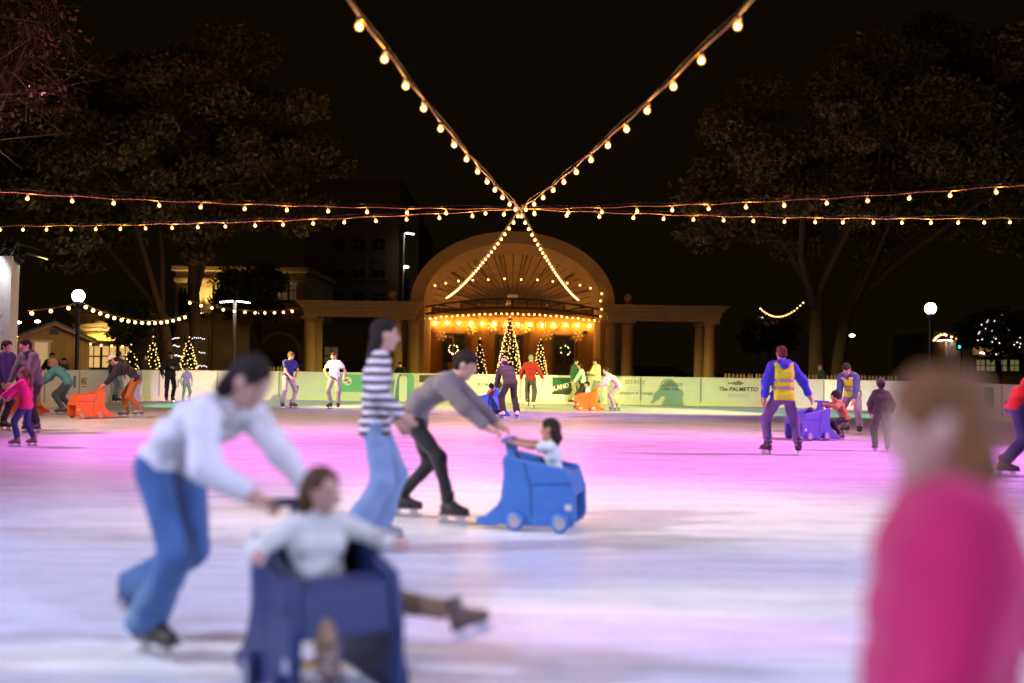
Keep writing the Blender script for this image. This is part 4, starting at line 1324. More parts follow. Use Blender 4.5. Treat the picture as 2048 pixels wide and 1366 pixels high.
tt = tree('street_tree', a.x, 60, 2.0, at(1995, 672, 60), 2.1, 1.5, 9, 6000, 0.15, L_DARK, 'small dark tree sprinkled with white lights at the right edge', 0.12, seed=37, cl=(0.4, 0.8))
fl_ = MB()
for i in range(26):
    q = P(random.uniform(1955, 2046), random.gauss(675, 18), 58.4)
    fl_.ball((q.x - a.x, -1.6, q.z), 0.036, 6, 4)
tag(fl_.build('fairy_lights', M_FAIRYW, tt), kind='stuff')
# ================================================================== PEOPLE
SKIN = mat('skin_light', (0.52, 0.29, 0.20), 0.5, 0.12, 14, 0.05, 200, 0, 0.4)
SKIN2 = mat('skin_tan', (0.38, 0.20, 0.125), 0.5, 0.12, 14, 0.05, 200, 0, 0.4)
M_EYE = mat('eye_dark', (0.02, 0.015, 0.012), 0.2, 0.0)
M_LIP = mat('lip', (0.36, 0.12, 0.10), 0.5, 0.1)
M_STEEL = mat('blade_steel', (0.7, 0.7, 0.72), 0.2, 0.05, 8, 0, 0, 1.0)
def hair_mat(name, col): return mat('hair_' + name, col, 0.72, 0.4, 40, 0.6, 90, 0, 0.18)
H_DARK = hair_mat('dark', (0.018, 0.012, 0.009))
H_BROWN = hair_mat('brown', (0.085, 0.040, 0.018))
H_LBROWN = hair_mat('light_brown', (0.16, 0.085, 0.035))
H_BLOND = hair_mat('blond', (0.42, 0.29, 0.12))
H_GREY = hair_mat('grey', (0.20, 0.19, 0.18))

BOOTS = {}
def boot_meshes(key, s):
    k = (key, round(s, 2))
    if k in BOOTS: return BOOTS[k]
    col = {'black': (0.018, 0.017, 0.018), 'brown': (0.13, 0.085, 0.055), 'white': (0.62, 0.60, 0.58), 'grey': (0.22, 0.22, 0.24)}[key]
    m = mat('boot_' + key, col, 0.45, 0.15, 10, 0.1, 60)
    z = 0.085
    gr = [dict(p=[('c', (-0.025, 0, z + 0.19), (-0.03, 0, z + 0.07), 0.054, 0.047), ('c', (-0.055, 0, z + 0.045), (0.03, 0, z + 0.05), 0.043, 0.045), ('c', (0.03, 0, z + 0.045), (0.135, 0, z + 0.03), 0.046, 0.036)], k=0.05, cuts=[((0, 0, z), (0, 0, -1)), ((0, 0, z + 0.20), (0, 0, 1))])]
    V, F = sdf_solid(gr, 0.012)
    V = V * s
    bm = bpy.data.meshes.new('skate')
    bm.from_pydata([tuple(v) for v in V.tolist()], [], [tuple(f) for f in F.tolist()])
    bm.materials.append(m); bm.polygons.foreach_set('use_smooth', [True] * len(bm.polygons))
    b = MB()
    b.prism([(-0.12 * s, 0.006 * s), (-0.10 * s, 0), (0.15 * s, 0), (0.175 * s, 0.02 * s), (0.16 * s, 0.035 * s), (-0.11 * s, 0.035 * s)], -0.0025, 0.0025)
    b.prism([(-0.09 * s, 0.034 * s), (-0.03 * s, 0.034 * s), (-0.04 * s, 0.086 * s), (-0.08 * s, 0.086 * s)], -0.012 * s, 0.012 * s)
    b.prism([(0.06 * s, 0.034 * s), (0.13 * s, 0.034 * s), (0.12 * s, 0.086 * s), (0.05 * s, 0.086 * s)], -0.012 * s, 0.012 * s)
    bl = b.mesh('blade', M_STEEL)
    so = MB().prism([(-0.10 * s, 0.080 * s), (0.165 * s, 0.080 * s), (0.17 * s, 0.094 * s), (-0.10 * s, 0.10 * s)], -0.042 * s, 0.042 * s).mesh('sole', mat('sole_dark', (0.03, 0.025, 0.02), 0.6, 0.1))
    la = MB()
    for i in range(4):
        la.tube([(0.045 * s - 0.016 * s * i, -0.03 * s, (z + 0.085 + 0.03 * i) * s), (0.052 * s - 0.016 * s * i, 0, (z + 0.10 + 0.03 * i) * s), (0.045 * s - 0.016 * s * i, 0.03 * s, (z + 0.085 + 0.03 * i) * s)], 0.006 * s, 5)
    la = la.mesh('laces', mat('lace', (0.5, 0.5, 0.48), 0.8, 0.1) if key != 'white' else mat('lace_w', (0.7, 0.7, 0.7), 0.8, 0.1))
    BOOTS[k] = (bm, bl, so, la)
    return BOOTS[k]

def v3(x): return Vector(x)
def dl(a): return Vector((math.sin(a), 0, math.cos(a)))
def ik(A, T, l1, l2, pole):
    d = T - A
    L = d.length
    if L > (l1 + l2) * 0.995:
        T = A + d * ((l1 + l2) * 0.995 / L); d = T - A; L = d.length
    L = max(L, abs(l1 - l2) + 0.02)
    u = d.normalized()
    a = (l1 * l1 - l2 * l2 + L * L) / (2 * L)
    h = math.sqrt(max(0, l1 * l1 - a * a))
    p = pole - u * pole.dot(u)
    p = p.normalized() if p.length > 1e-5 else u.orthogonal().normalized()
    return A + u * a + p * h, T

def person(label, pos, face, H=1.75, lean=4, hipx=0.0, drop=0.0, feet=((0.02, 0.10, 8, 0), (-0.02, -0.10, -8, 0)), hands=(None, None),
           nod=5, yaw=0, fem=False, skin=SKIN, top=None, ttype='sweater', pants=None, flare=0.0, hair=('short', H_BROWN), hat=None,
           skate='black', h=0.02, vest=None, hem=0.07, group=None, grip=(False, False), bulk=1.0, elbows=(None, None), side=0.0, sit=None, legbulk=1.0, tuck=False, shoes=True, z=0.0, name='person', pole_l=None):
    s = H / 1.75
    bs_ = s * bulk
    t = empty(name, (pos[0], pos[1], z), R(face), label, 'person', group)
    lift = 0.0
    lean_ = R(lean)
    hz = sit if sit is not None else (0.085 + 0.90) * s - drop
    hip = v3((hipx, 0, hz))
    sd = math.sin(R(side))
    def dd(a): return (dl(a) + Vector((0, sd, 0))).normalized()
    p1 = hip + dd(lean_ * 0.55) * 0.17 * s
    p2 = p1 + dd(lean_) * 0.17 * s
    p3 = p2 + dd(lean_ * 1.06) * 0.14 * s
    p4 = p3 + dd(lean_) * 0.055 * s
    hb = p4 + (dd(lean_ * 0.7) + Vector((0.15, 0, 0))).normalized() * 0.055 * s
    n_, y_ = R(nod), R(yaw)
    hs = s ** 0.5 * 0.98
    fw = v3((math.cos(y_) * math.cos(n_), math.sin(y_) * math.cos(n_), -math.sin(n_)))
    up = v3((math.cos(y_) * math.sin(n_), math.sin(y_) * math.sin(n_), math.cos(n_)))
    lf = up.cross(fw)
    hc = hb + up * 0.085 * hs + fw * 0.025 * hs
    HM = np.array([[fw.x, lf.x, up.x], [fw.y, lf.y, up.y], [fw.z, lf.z, up.z]])
    def hp(x, y, zz): return hc + fw * x * hs + lf * y * hs + up * zz * hs
    def E(x, y, zz, a, b, c): return ('e', tuple(hp(x, y, zz)), (a * hs, b * hs, c * hs), HM)
    def C(a, b, ra, rb): return ('c', tuple(a), tuple(b), ra, rb)
    sw, hw = (0.150, 0.092) if fem else (0.172, 0.086)
    if H < 1.45: sw, hw = 0.150, 0.085
    S_ = [p3 + v3((0, sw * s * k, -0.015 * s)) for k in (1, -1)]
    ua, fa = 0.285 * s, 0.255 * s
    arms = []
    for k, (sh_, tg) in enumerate(zip(S_, hands)):
        sg = 1 if k == 0 else -1
        if tg is None: tg = (p3.x * 0.5 + hip.x * 0.5 + 0.05, sg * (sw * s + 0.10 * s), hip.z - 0.03 * s)
        pole = v3(elbows[k]) if elbows[k] else v3((-0.5, sg * 0.7, -0.35))
        el, wr = ik(sh_, v3(tg), ua, fa, pole)
        arms.append((sh_, el, wr))
    legs = []
    foots = []
    for k, ft in enumerate(feet):
        sg = 1 if k == 0 else -1
        hj = hip + v3((0, sg * hw * s, -0.03 * s))
        fx, fy, fyaw, fz = ft[:4]
        fpitch = ft[4] if len(ft) > 4 else 0.0
        yw, pt = R(fyaw), R(fpitch)
        Mf = Matrix.Rotation(yw, 3, 'Z') @ Matrix.Rotation(pt, 3, 'Y')
        an = v3((fx, fy, fz)) + Mf @ v3((-0.028 * s, 0, 0.19 * s))
        kp = v3(pole_l) if pole_l else v3((math.cos(yw), math.sin(yw) + sg * 0.1, 0.05))
        kn, an = ik(hj, an, 0.425 * s, 0.40 * s, kp)
        legs.append((hj, kn, an))
        foots.append((fx, fy, fz, yw, pt))
    # ---- body: one continuous skin surface
    B = []
    Y = lambda p, w, r: C(p + v3((0, w, 0)), p - v3((0, w, 0)), r, r)
    B += [Y(hip, 0.075 * s, 0.095 * s), Y(p1, 0.062 * s, 0.088 * s), Y(p2, 0.085 * s, 0.092 * s), Y(p3, (sw - 0.04) * s, 0.055 * s)]
    B += [C(p3, hb, 0.052 * s, 0.050 * s), C(hb, hc, 0.050 * s, 0.055 * hs)]
    hd = [E(-0.012, 0, 0.030, 0.098, 0.076, 0.098), E(0.020, 0, -0.052, 0.066, 0.056, 0.064), E(0.055, 0, -0.01, 0.036, 0.054, 0.055),
          C(hp(0.086, 0, 0.012), hp(0.106, 0, -0.022), 0.009 * hs, 0.014 * hs), E(0.060, 0, -0.098, 0.024, 0.026, 0.018)]
    for k in (1, -1): hd.append(E(-0.008, 0.078 * k, -0.004, 0.018, 0.010, 0.030))
    fing = MB()
    for k, (a, e, w) in enumerate(arms):
        sg = 1 if k == 0 else -1
        fd = (w - e).normalized()
        if grip[k]:
            n0 = v3((0, 0, -1)); fd = (fd + v3((0.6, 0, 0.1))).normalized()
        else:
            n0 = v3((0.2, -sg, 0))
        pn = (n0 - fd * n0.dot(fd)).normalized()
        ac = fd.cross(pn)
        B += [C(a, e, 0.050 * s, 0.041 * s), C(e, w, 0.041 * s, 0.027 * s)]
        pe = w + fd * 0.085 * s
        for j in (-1, 0, 1):
            B.append(C(w + fd * 0.012 * s + ac * 0.008 * j * s, pe + ac * 0.024 * j * s, 0.018 * s, 0.016 * s))
        cu = R(52) if grip[k] else R(20)
        for j, ln in enumerate((0.070, 0.080, 0.075, 0.058)):
            q = pe + ac * ((j - 1.5) * 0.019 * s) * (-1 if k == 0 else 1) * -1
            pts = [q - fd * 0.012 * s]; an = 0.12
            for f in (0.45, 0.32, 0.23):
                d = fd * math.cos(an) + pn * math.sin(an)
                q = q + d * ln * f * s; pts.append(q); an += cu
            fing.tube(pts, [0.0095 * s, 0.009 * s, 0.0082 * s, 0.006 * s], 6)
        ts = -1 if k == 0 else 1
        q = w + fd * 0.03 * s + ac * ts * 0.022 * s
        d1 = (fd * 0.75 + ac * ts * 0.6 + pn * 0.25).normalized(); d2 = (fd * 0.9 + ac * ts * 0.1 + pn * (0.7 if grip[k] else 0.3)).normalized()
        fing.tube([q - d1 * 0.01 * s, q + d1 * 0.04 * s, q + d1 * 0.04 * s + d2 * 0.032 * s], [0.013 * s, 0.0105 * s, 0.0075 * s], 6)
    for (hj, kn, an) in legs:
        B += [C(hj, kn, 0.075 * s, 0.052 * s), C(kn, an, 0.050 * s, 0.038 * s)]
    body = sdf_obj('body', [dict(p=B, k=0.035 * s), dict(p=hd, k=0.022 * s, kj=0.02)], h, skin, t, fing)
    ey = MB()
    for k in (1, -1):
        c = hp(0.075, 0.031 * k, 0.010)
        MB().ball(tuple(c), 0.0125 * hs, 8, 6).build('eye', M_EYE, t, True)
        b0, b1 = hp(0.083, 0.014 * k, 0.034), hp(0.074, 0.046 * k, 0.036)
        MB().tube([b0, b0.lerp(b1, 0.5) + up * 0.004 * hs, b1], 0.0045 * hs, 5).build('eyebrow', hair[1], t, True)
    m0 = MB().tube([hp(0.081, 0.022, -0.056), hp(0.0875, 0, -0.055), hp(0.081, -0.022, -0.056)], [0.003 * hs, 0.006 * hs, 0.003 * hs], 6)
    m0.build('mouth', M_LIP, t, True)
    # ---- hair
    st, hm = hair
    cap = [E(-0.020, 0, 0.042, 0.104, 0.084, 0.098), E(-0.055, 0, 0.0, 0.066, 0.076, 0.085)]
    sub = [E(0.118, 0, -0.045, 0.100, 0.080, 0.098)]
    if st == 'short':
        cap.append(E(0.03, 0, 0.085, 0.062, 0.066, 0.042))
    if st == 'curly':
        for i in range(22):
            a_, b_ = 6.28 * i / 22 * 5, -0.2 + 1.5 * i / 22
            cap.append(E(-0.03 + 0.09 * math.cos(a_) * math.cos(b_), 0.08 * math.sin(a_) * math.cos(b_), 0.045 + 0.09 * math.sin(b_), 0.036, 0.036, 0.036))
    down = v3((0, 0, -1))
    if st in ('long', 'pony', 'bob'):
        L = {'long': 0.34, 'pony': 0.26, 'bob': 0.14}[st] * hs
        if st == 'pony':
            r0_ = hp(-0.115, 0, 0.035); mid_ = r0_ - fw * 0.05 * hs + down * L * 0.3
            cap += [C(hp(-0.09, 0, 0.035), r0_, 0.03 * hs, 0.035 * hs), C(r0_, mid_, 0.034 * hs, 0.040 * hs), C(mid_, mid_ + down * L, 0.040 * hs, 0.014 * hs)]
        else:
            bk = (dl(lean_) * -1 + down).normalized()
            for k in (-1, -0.5, 0, 0.5, 1):
                r0_ = hp(-0.055 - 0.02 * (1 - abs(k)), 0.066 * k, -0.01)
                m_ = r0_ + bk * L * 0.5 - fw * 0.022 * hs
                cap += [C(r0_, m_, 0.040 * hs, 0.038 * hs), C(m_, m_ + bk * L * 0.55, 0.038 * hs, 0.018 * hs)]
    sdf_obj('hair', [dict(p=cap, k=0.02, sub=sub)], min(h, 0.015), hm, t, folds=0.0035, seed=int(H * 1000 + lean), ff=80)
    # ---- headwear
    if hat:
        kind, m1, m2 = hat
        g_ = [dict(p=[E(-0.015, 0, 0.048, 0.113, 0.094, 0.112)], cuts=[(tuple(hp(0.05, 0, 0.045)), tuple(-(up + fw * -0.12).normalized()))])]
        if kind == 'beanie':
            o = sdf_obj('beanie', g_, min(h, 0.015), m1, t)
            ring_ = [dict(p=[E(-0.015, 0, 0.048, 0.120, 0.100, 0.112)], cuts=[(tuple(hp(0.05, 0, 0.040)), tuple(-(up + fw * -0.12).normalized())), (tuple(hp(0.05, 0, 0.085)), tuple((up + fw * -0.12).normalized()))])]
            sdf_obj('beanie_cuff', ring_, min(h, 0.015), m2, t)
        else:
            o = sdf_obj('cap', g_, min(h, 0.015), m1, t)
            sg = 1 if kind == 'cap' else -1
            br = MB()
            n = 9
            for i in range(n):
                a_ = -1.15 + 2.3 * i / (n - 1)
                for rr, zz in ((0.088, 0.052), (0.185 - 0.02 * abs(a_), 0.040)):
                    for dz in (0, 0.007):
                        br.v.append(tuple(hp(sg * (rr * math.cos(a_) - 0.012), rr * 0.92 * math.sin(a_), zz + dz)))
            for i in range(n - 1):
                o_ = 4 * i
                br.f += [(o_, o_ + 4, o_ + 6, o_ + 2), (o_ + 1, o_ + 3, o_ + 7, o_ + 5), (o_ + 2, o_ + 6, o_ + 7, o_ + 3), (o_, o_ + 1, o_ + 5, o_ + 4)]
            br.build('cap_brim', m2, o, True)
    # ---- top
    th = {'tee': 0.014, 'sweater': 0.022, 'hoodie': 0.026, 'jacket': 0.03, 'puffer': 0.034}[ttype] * s
    hemc = [(tuple(hip + dd(lean_ * 0.3) * (-hem * s)), tuple(-dd(lean_ * 0.3)))]
    def torso(x, wide=1.0):
        r = [Y(hip - dd(lean_ * 0.2) * 0.10 * s, 0.080 * bs_ * wide, 0.092 * bs_ + x), Y(hip, 0.078 * bs_ * wide, 0.092 * bs_ + x), Y(p1, 0.068 * bs_ * wide, 0.090 * bs_ + x), Y(p2, 0.088 * bs_, 0.094 * bs_ + x),
             Y(p3, (sw - 0.045) * s, 0.058 * s + x)]
        return r
    if ttype == 'puffer':
        lv = []
        path = [hip - dd(0) * 0.09 * s, hip, p1, p2, p3]
        n = 6
        for i in range(n):
            f = 4.0 * i / (n - 1); j = min(3, int(f)); q = path[j].lerp(path[j + 1], f - j)
            w_ = 0.075 + 0.03 * i / n
            lv.append(Y(q, w_ * s, (0.098 * bulk * (1.1 - 0.1 * i / n) if i < n - 1 else 0.07) * s + th))
        tp = [dict(p=lv, k=0.010 * s, cuts=hemc)]
    else:
        tp = [dict(p=torso(th), k=0.05 * s, cuts=hemc)]
    if ttype in ('hoodie', 'jacket', 'puffer'):
        tp[0]['p'].append(C(p3, p4 + dd(lean_) * 0.02 * s, 0.075 * s, 0.068 * s))
    else:
        tp[0]['p'].append(C(p3, p4, 0.068 * s, 0.058 * s))
    if ttype == 'hoodie':
        bkv = v3((-math.cos(lean_), 0, math.sin(lean_)))
        tp.append(dict(p=[C(p4 + bkv * 0.06 * s + v3((0, 0.07 * s, 0)), p4 + bkv * 0.06 * s - v3((0, 0.07 * s, 0)), 0.05 * s, 0.05 * s), C(p3 + bkv * 0.10 * s + v3((0, 0.03 * s, 0)), p3 + bkv * 0.10 * s - v3((0, 0.03 * s, 0)), 0.055 * s, 0.055 * s),
                          C(p4 + v3((0.03 * s, 0.065 * s, 0)), p4 + bkv * 0.05 * s + v3((0, 0.075 * s, 0)), 0.03 * s, 0.04 * s), C(p4 + v3((0.03 * s, -0.065 * s, 0)), p4 + bkv * 0.05 * s - v3((0, 0.075 * s, 0)), 0.03 * s, 0.04 * s)], k=0.03 * s, kj=0.02))
    sl = []
    for (a, e, w) in arms:
        if ttype == 'tee':
            q = a.lerp(e, 0.72)
            sl.append(dict(p=[C(a, q, 0.056 * s + th, 0.054 * s + th)], k=0.03 * s, cuts=[(tuple(a.lerp(e, 0.66)), tuple((e - a).normalized()))]))
        elif ttype == 'puffer':
            pr = []
            for i in range(5): pr.append(C(a.lerp(e, i / 5), a.lerp(e, (i + 0.35) / 5), 0.055 * s + th, 0.055 * s + th))
            for i in range(4): pr.append(C(e.lerp(w, i / 4), e.lerp(w, (i + 0.4) / 4), 0.048 * s + th, 0.046 * s + th))
            sl.append(dict(p=pr, k=0.016 * s))
        else:
            w2 = e.lerp(w, 0.96)
            sl.append(dict(p=[C(a, e, 0.055 * s + th, 0.047 * s + th), C(e, w2, 0.047 * s + th, 0.033 * s + th * 0.8)], k=0.03 * s, cuts=[(tuple(w2), tuple((w - e).normalized()))]))
    sdf_obj({'tee': 't_shirt', 'sweater': 'sweater', 'hoodie': 'hoodie', 'jacket': 'jacket', 'puffer': 'puffer_jacket'}[ttype], tp + sl, h, top, t, k=0.035 * s, folds=0.0045 * s if ttype != 'puffer' else 0.003, seed=int(H * 977 + face), ff=26)
    # ---- trousers
    lg = []
    pt_ = 0.018 * s * legbulk
    for (hj, kn, an), (fx, fy, fz, yw, ptc) in zip(legs, foots):
        low_ = an + (an - kn).normalized() * (0.05 * s if flare > 0.02 else 0.0)
        lg.append(dict(p=[C(hj, kn, 0.083 * s + pt_ * 0.6, 0.058 * s + pt_), C(kn, low_, 0.056 * s + pt_, (0.046 + flare) * s + pt_)], k=0.04 * s, cuts=[(tuple(low_), tuple((an - kn).normalized()))]))
    cutw = [(tuple(hip + dd(lean_ * 0.3) * 0.03 * s), tuple(dd(lean_ * 0.4)))]
    pg = [dict(p=[Y(hip, 0.078 * s, 0.100 * s), Y(hip + dd(lean_ * 0.3) * 0.02 * s, 0.07 * s, 0.095 * s), Y(hip - v3((0, 0, 0.05 * s)), 0.07 * s, 0.095 * s)], k=0.05 * s, cuts=cutw)] + lg
    sdf_obj('trousers', pg, h, pants, t, k=0.04 * s, folds=0.004 * s, seed=int(H * 333 + face), ff=30)
    # ---- skates
    bm, bl, so, la = boot_meshes(skate, s)
    for (fx, fy, fz, yw, ptc) in foots:
        o = link('skate', bm, t, (fx, fy, fz))
        o.rotation_euler = (0, ptc, yw)
        link('blade', bl, o); link('sole', so, o); link('laces', la, o)
    # ---- high visibility vest
    if vest:
        vm, sm = vest
        cuts = [(tuple(hip + dd(lean_ * 0.3) * (-0.075 * s)), tuple(-dd(lean_ * 0.3))), (tuple(p3 + v3((0, 0.165 * s, 0))), (0, 1, 0)), (tuple(p3 - v3((0, 0.165 * s, 0))), (0, -1, 0)), (tuple(p4 + dd(lean_) * -0.005), tuple(dd(lean_)))]
        vo = sdf_obj('vest', [dict(p=torso(th + 0.014), k=0.05 * s, cuts=cuts)], h * 0.8, vm, t, folds=0.003, seed=5, ff=22)
        for f0 in (0.09, 0.21):
            c2 = cuts + [(tuple(hip + dd(lean_ * 0.6) * (f0 + 0.055) * s), tuple(dd(lean_ * 0.6))), (tuple(hip + dd(lean_ * 0.6) * f0 * s), tuple(-dd(lean_ * 0.6)))]
            sdf_obj('reflective_stripe', [dict(p=torso(th + 0.021), k=0.05 * s, cuts=c2)], 0.012, sm, vo, folds=0.003, seed=5, ff=22)
    return t

# ------------------------------------------------------------------ push carts for beginners
def cart_meshes(col):
    pm = plastic(col[0], col[1]); dk = plastic(col[0] + '_line_shade', tuple(c * 0.5 for c in col[1]))  # darker copy of the plastic, shade of the grooves put into colour
    return pm, dk
CARTS = {}
def cart(label, pos, face, col, z=0.0):
    key = col[0]
    if key not in CARTS:
        pm, dk = cart_meshes(col)
        sidep = [(-0.02, 0.05), (0.66, 0.05), (0.70, 0.12), (0.69, 0.36), (0.62, 0.55), (0.14, 0.63), (0.02, 0.66), (0.0, 0.60), (0.03, 0.35), (-0.04, 0.22), (-0.16, 0.12), (-0.24, 0.10), (-0.24, 0.03), (-0.05, 0.03)]
        CARTS[key] = dict(pm=pm, dk=dk,
            side=MB().prism(sidep, -0.03, 0.03).mesh('side_panel', pm),
            line1=MB().prism([(0.26, 0.40), (0.66, 0.42), (0.66, 0.435), (0.26, 0.415)], -0.003, 0.003).mesh('groove_shade', dk),
            line2=MB().prism([(0.20, 0.60), (0.27, 0.38), (0.28, 0.13), (0.295, 0.13), (0.287, 0.385), (0.215, 0.60)], -0.003, 0.003).mesh('groove_shade', dk),
            stick=MB().prism([(0.60, 0.20), (0.66, 0.20), (0.66, 0.25), (0.60, 0.25)], -0.003, 0.003).mesh('sticker', mat('sticker_grey', (0.5, 0.5, 0.48), 0.4, 0.5, 30)),
            wheel=MB().lathe([(0.001, 0.0), (0.075, 0.0), (0.085, 0.012), (0.085, 0.05), (0.001, 0.05)], 20, ax='y').mesh('wheel', pm, True),
            hub=MB().lathe([(0.001, 0.0), (0.020, 0.0), (0.020, 0.004), (0.040, 0.004), (0.040, 0.0), (0.052, 0.0), (0.052, 0.012), (0.001, 0.012)], 18, ax='y').mesh('hub', mat('hub_grey', (0.33, 0.32, 0.33), 0.4, 0.1)),
            seat=MB().prism([(0.06, 0.26), (0.44, 0.28), (0.44, 0.33), (0.06, 0.31)], -0.235, 0.235).mesh('seat', pm),
            hood=MB().prism([(0.42, 0.32), (0.685, 0.32), (0.62, 0.51), (0.46, 0.53)], -0.235, 0.235).mesh('hood', pm),
            back=MB().prism([(-0.03, 0.20), (0.05, 0.20), (0.07, 0.56), (0.01, 0.60)], -0.235, 0.235).mesh('backrest', pm),
            post=MB().prism([(0.0, 0.56), (0.10, 0.56), (0.045, 0.76), (0.0, 0.79), (-0.04, 0.77), (-0.03, 0.70)], -0.07, 0.07).mesh('handle_post', pm),
            bar=MB().tube([(-0.01, -0.21, 0.775), (-0.01, 0.21, 0.775)], 0.022, 10).mesh('handle_bar', pm, True))
    K_ = CARTS[key]
    t = empty('push_cart', (pos[0], pos[1], z), R(face), label, 'push cart', 'plastic push carts for beginners')
    def add(n, k, loc=(0, 0, 0), par=t, bev=0.012, rot=None):
        o = link(n, K_[k], par, loc, rot)
        if bev:
            b = o.modifiers.new('bevel', 'BEVEL'); b.width = bev; b.segments = 3; b.limit_method = 'ANGLE'; b.angle_limit = R(30)
        return o
    for sg in (-1, 1):
        sp = add('side_panel', 'side', (0, sg * 0.265, 0), bev=0.026)
        add('sticker', 'stick', (0, sg * 0.030, 0), sp, 0); add('groove_shade', 'line1', (0, sg * 0.0295, 0), sp, 0); add('groove_shade', 'line2', (0, sg * 0.0295, 0), sp, 0)
        for x in (0.14, 0.56):
            w = add('wheel', 'wheel', (x, sg * 0.32 - 0.025, 0.09), bev=0)
            add('hub', 'hub', (0, 0.044 if sg > 0 else -0.006, 0), w, 0)
    add('seat', 'seat'); add('hood', 'hood'); add('backrest', 'back'); add('handle_post', 'post', bev=0.02); add('handle_bar', 'bar', bev=0)
    return t
C_BLUE = ('blue', (0.035, 0.13, 0.42))
C_ORANGE = ('orange', (0.80, 0.13, 0.012))
C_RED = ('red', (0.62, 0.03, 0.02))

def fwd(pos, face, d, l=0.0):
    a = R(face)
    return (pos[0] + d * math.cos(a) - l * math.sin(a), pos[1] + d * math.sin(a) + l * math.cos(a))

F = fabric
JEANS = F('denim_blue', (0.055, 0.125, 0.27)); JEANS_L = F('denim_light', (0.20, 0.29, 0.44)); JEANS_D = F('denim_dark', (0.03, 0.05, 0.11))
BLACKF = F('black', (0.014, 0.014, 0.016)); GREYF = F('grey', (0.22, 0.21, 0.21)); GREYL = F('grey_light', (0.36, 0.33, 0.34)); WHITEF = F('white', (0.74, 0.72, 0.68)); NAVY = F('navy', (0.02, 0.03, 0.12))
HIVIS = F('hi_vis_yellow', (0.62, 0.95, 0.02)); REFL = mat('reflective_tape', (0.42, 0.33, 0.33), 0.4, 0.05, 8, 0, 0, 0.3); ROYAL = F('royal_blue', (0.03, 0.05, 0.42)); PURPLE = F('purple_grey', (0.11, 0.08, 0.19))
RED = F('red', (0.26, 0.012, 0.014)); PINK = F('hot_pink', (0.50, 0.012, 0.085)); TEAL_GREENLIT = F('teal', (0.10, 0.38, 0.32)); OLIVEF = F('olive', (0.06, 0.05, 0.025)); RUST = F('rust', (0.33, 0.11, 0.025)); CHAR = F('charcoal', (0.022, 0.021, 0.024))  # the teal holds the green spotlight's tint in the jacket colour
GREENF = F('dark_green', (0.02, 0.09, 0.04)); CREAMF = F('cream', (0.62, 0.58, 0.40)); MINT = F('mint', (0.35, 0.62, 0.48)); KHAKI = F('khaki', (0.26, 0.25, 0.16)); PALEPINK = F('pale_pink', (0.72, 0.52, 0.52))
STRIPE = striped('striped_knit', (0.045, 0.02, 0.02), (0.74, 0.70, 0.70), 5.0)

# 1 near girl in pink at the right
gp = (0.765, 1.80)
person('girl in a hot pink quilted jacket, closest to the camera at the right edge', gp, 174, 1.34, -5, hands=((0.10, 0.22, 0.64), (-0.42, -0.32, 0.78)), nod=4, yaw=-4, fem=True, top=PINK, ttype='puffer', pants=F('coral_pink', (0.6, 0.05, 0.14)), hair=('bob', hair_mat('auburn', (0.20, 0.085, 0.028))), skate='white', h=0.010, hem=0.18, bulk=1.18, elbows=(None, (0.0, -0.6, -0.8)))
# 2 woman in white pushing the front cart
wp = (-1.62, 4.78); wf = -30
person('woman in a white sweater and blue jeans bending over the front cart', wp, wf, 1.68, 60, hipx=0.0, drop=0.05, feet=((-0.42, 0.10, 4, 0.10, 38), (0.0, -0.09, -4, 0)), hands=((0.74, 0.16, 0.80), (0.66, -0.14, 0.80)), grip=(True, True), nod=34, fem=True, top=WHITEF, ttype='sweater', pants=JEANS, flare=0.035, hair=('bob', H_DARK), skate='black', h=0.012, legbulk=1.3, hem=0.04)
cp = fwd(wp, wf, 0.76); wf = -60; cp = (cp[0] + 0.05, cp[1] + 0.02)
cart('dark blue push cart with a small child, closest to the camera', cp, wf, ('deepblue', (0.011, 0.022, 0.085))).scale = (0.86, 0.80, 1.0)
ch = fwd(cp, wf, 0.20)
person('small brown haired child in a white top seated in the front cart', ch, wf, 1.12, -4, sit=0.40, feet=((0.42, 0.52, 50, 0.26, -22), (0.46, -0.10, 0, 0.14, -10)), hands=((0.24, 0.26, 0.64), (0.16, -0.30, 0.62)), nod=8, yaw=30, top=F('cream_white', (0.66, 0.66, 0.56)), ttype='sweater', pants=F('tan', (0.26, 0.17, 0.09)), hair=('long', H_BROWN), skate='brown', h=0.012, fem=True)
# 3 striped sweater
person('tall woman in a striped sweater and light jeans behind the front cart', (-1.02, 7.5), 5, 1.70, 3, feet=((0.06, 0.10, 5, 0), (-0.10, -0.10, -5, 0)), hands=((0.16, 0.24, 0.96), (0.20, -0.22, 1.02)), nod=6, fem=True, top=STRIPE, ttype='sweater', pants=JEANS_L, flare=0.03, legbulk=1.5, hair=('long', H_DARK), skate='grey', h=0.013, hem=0.10)
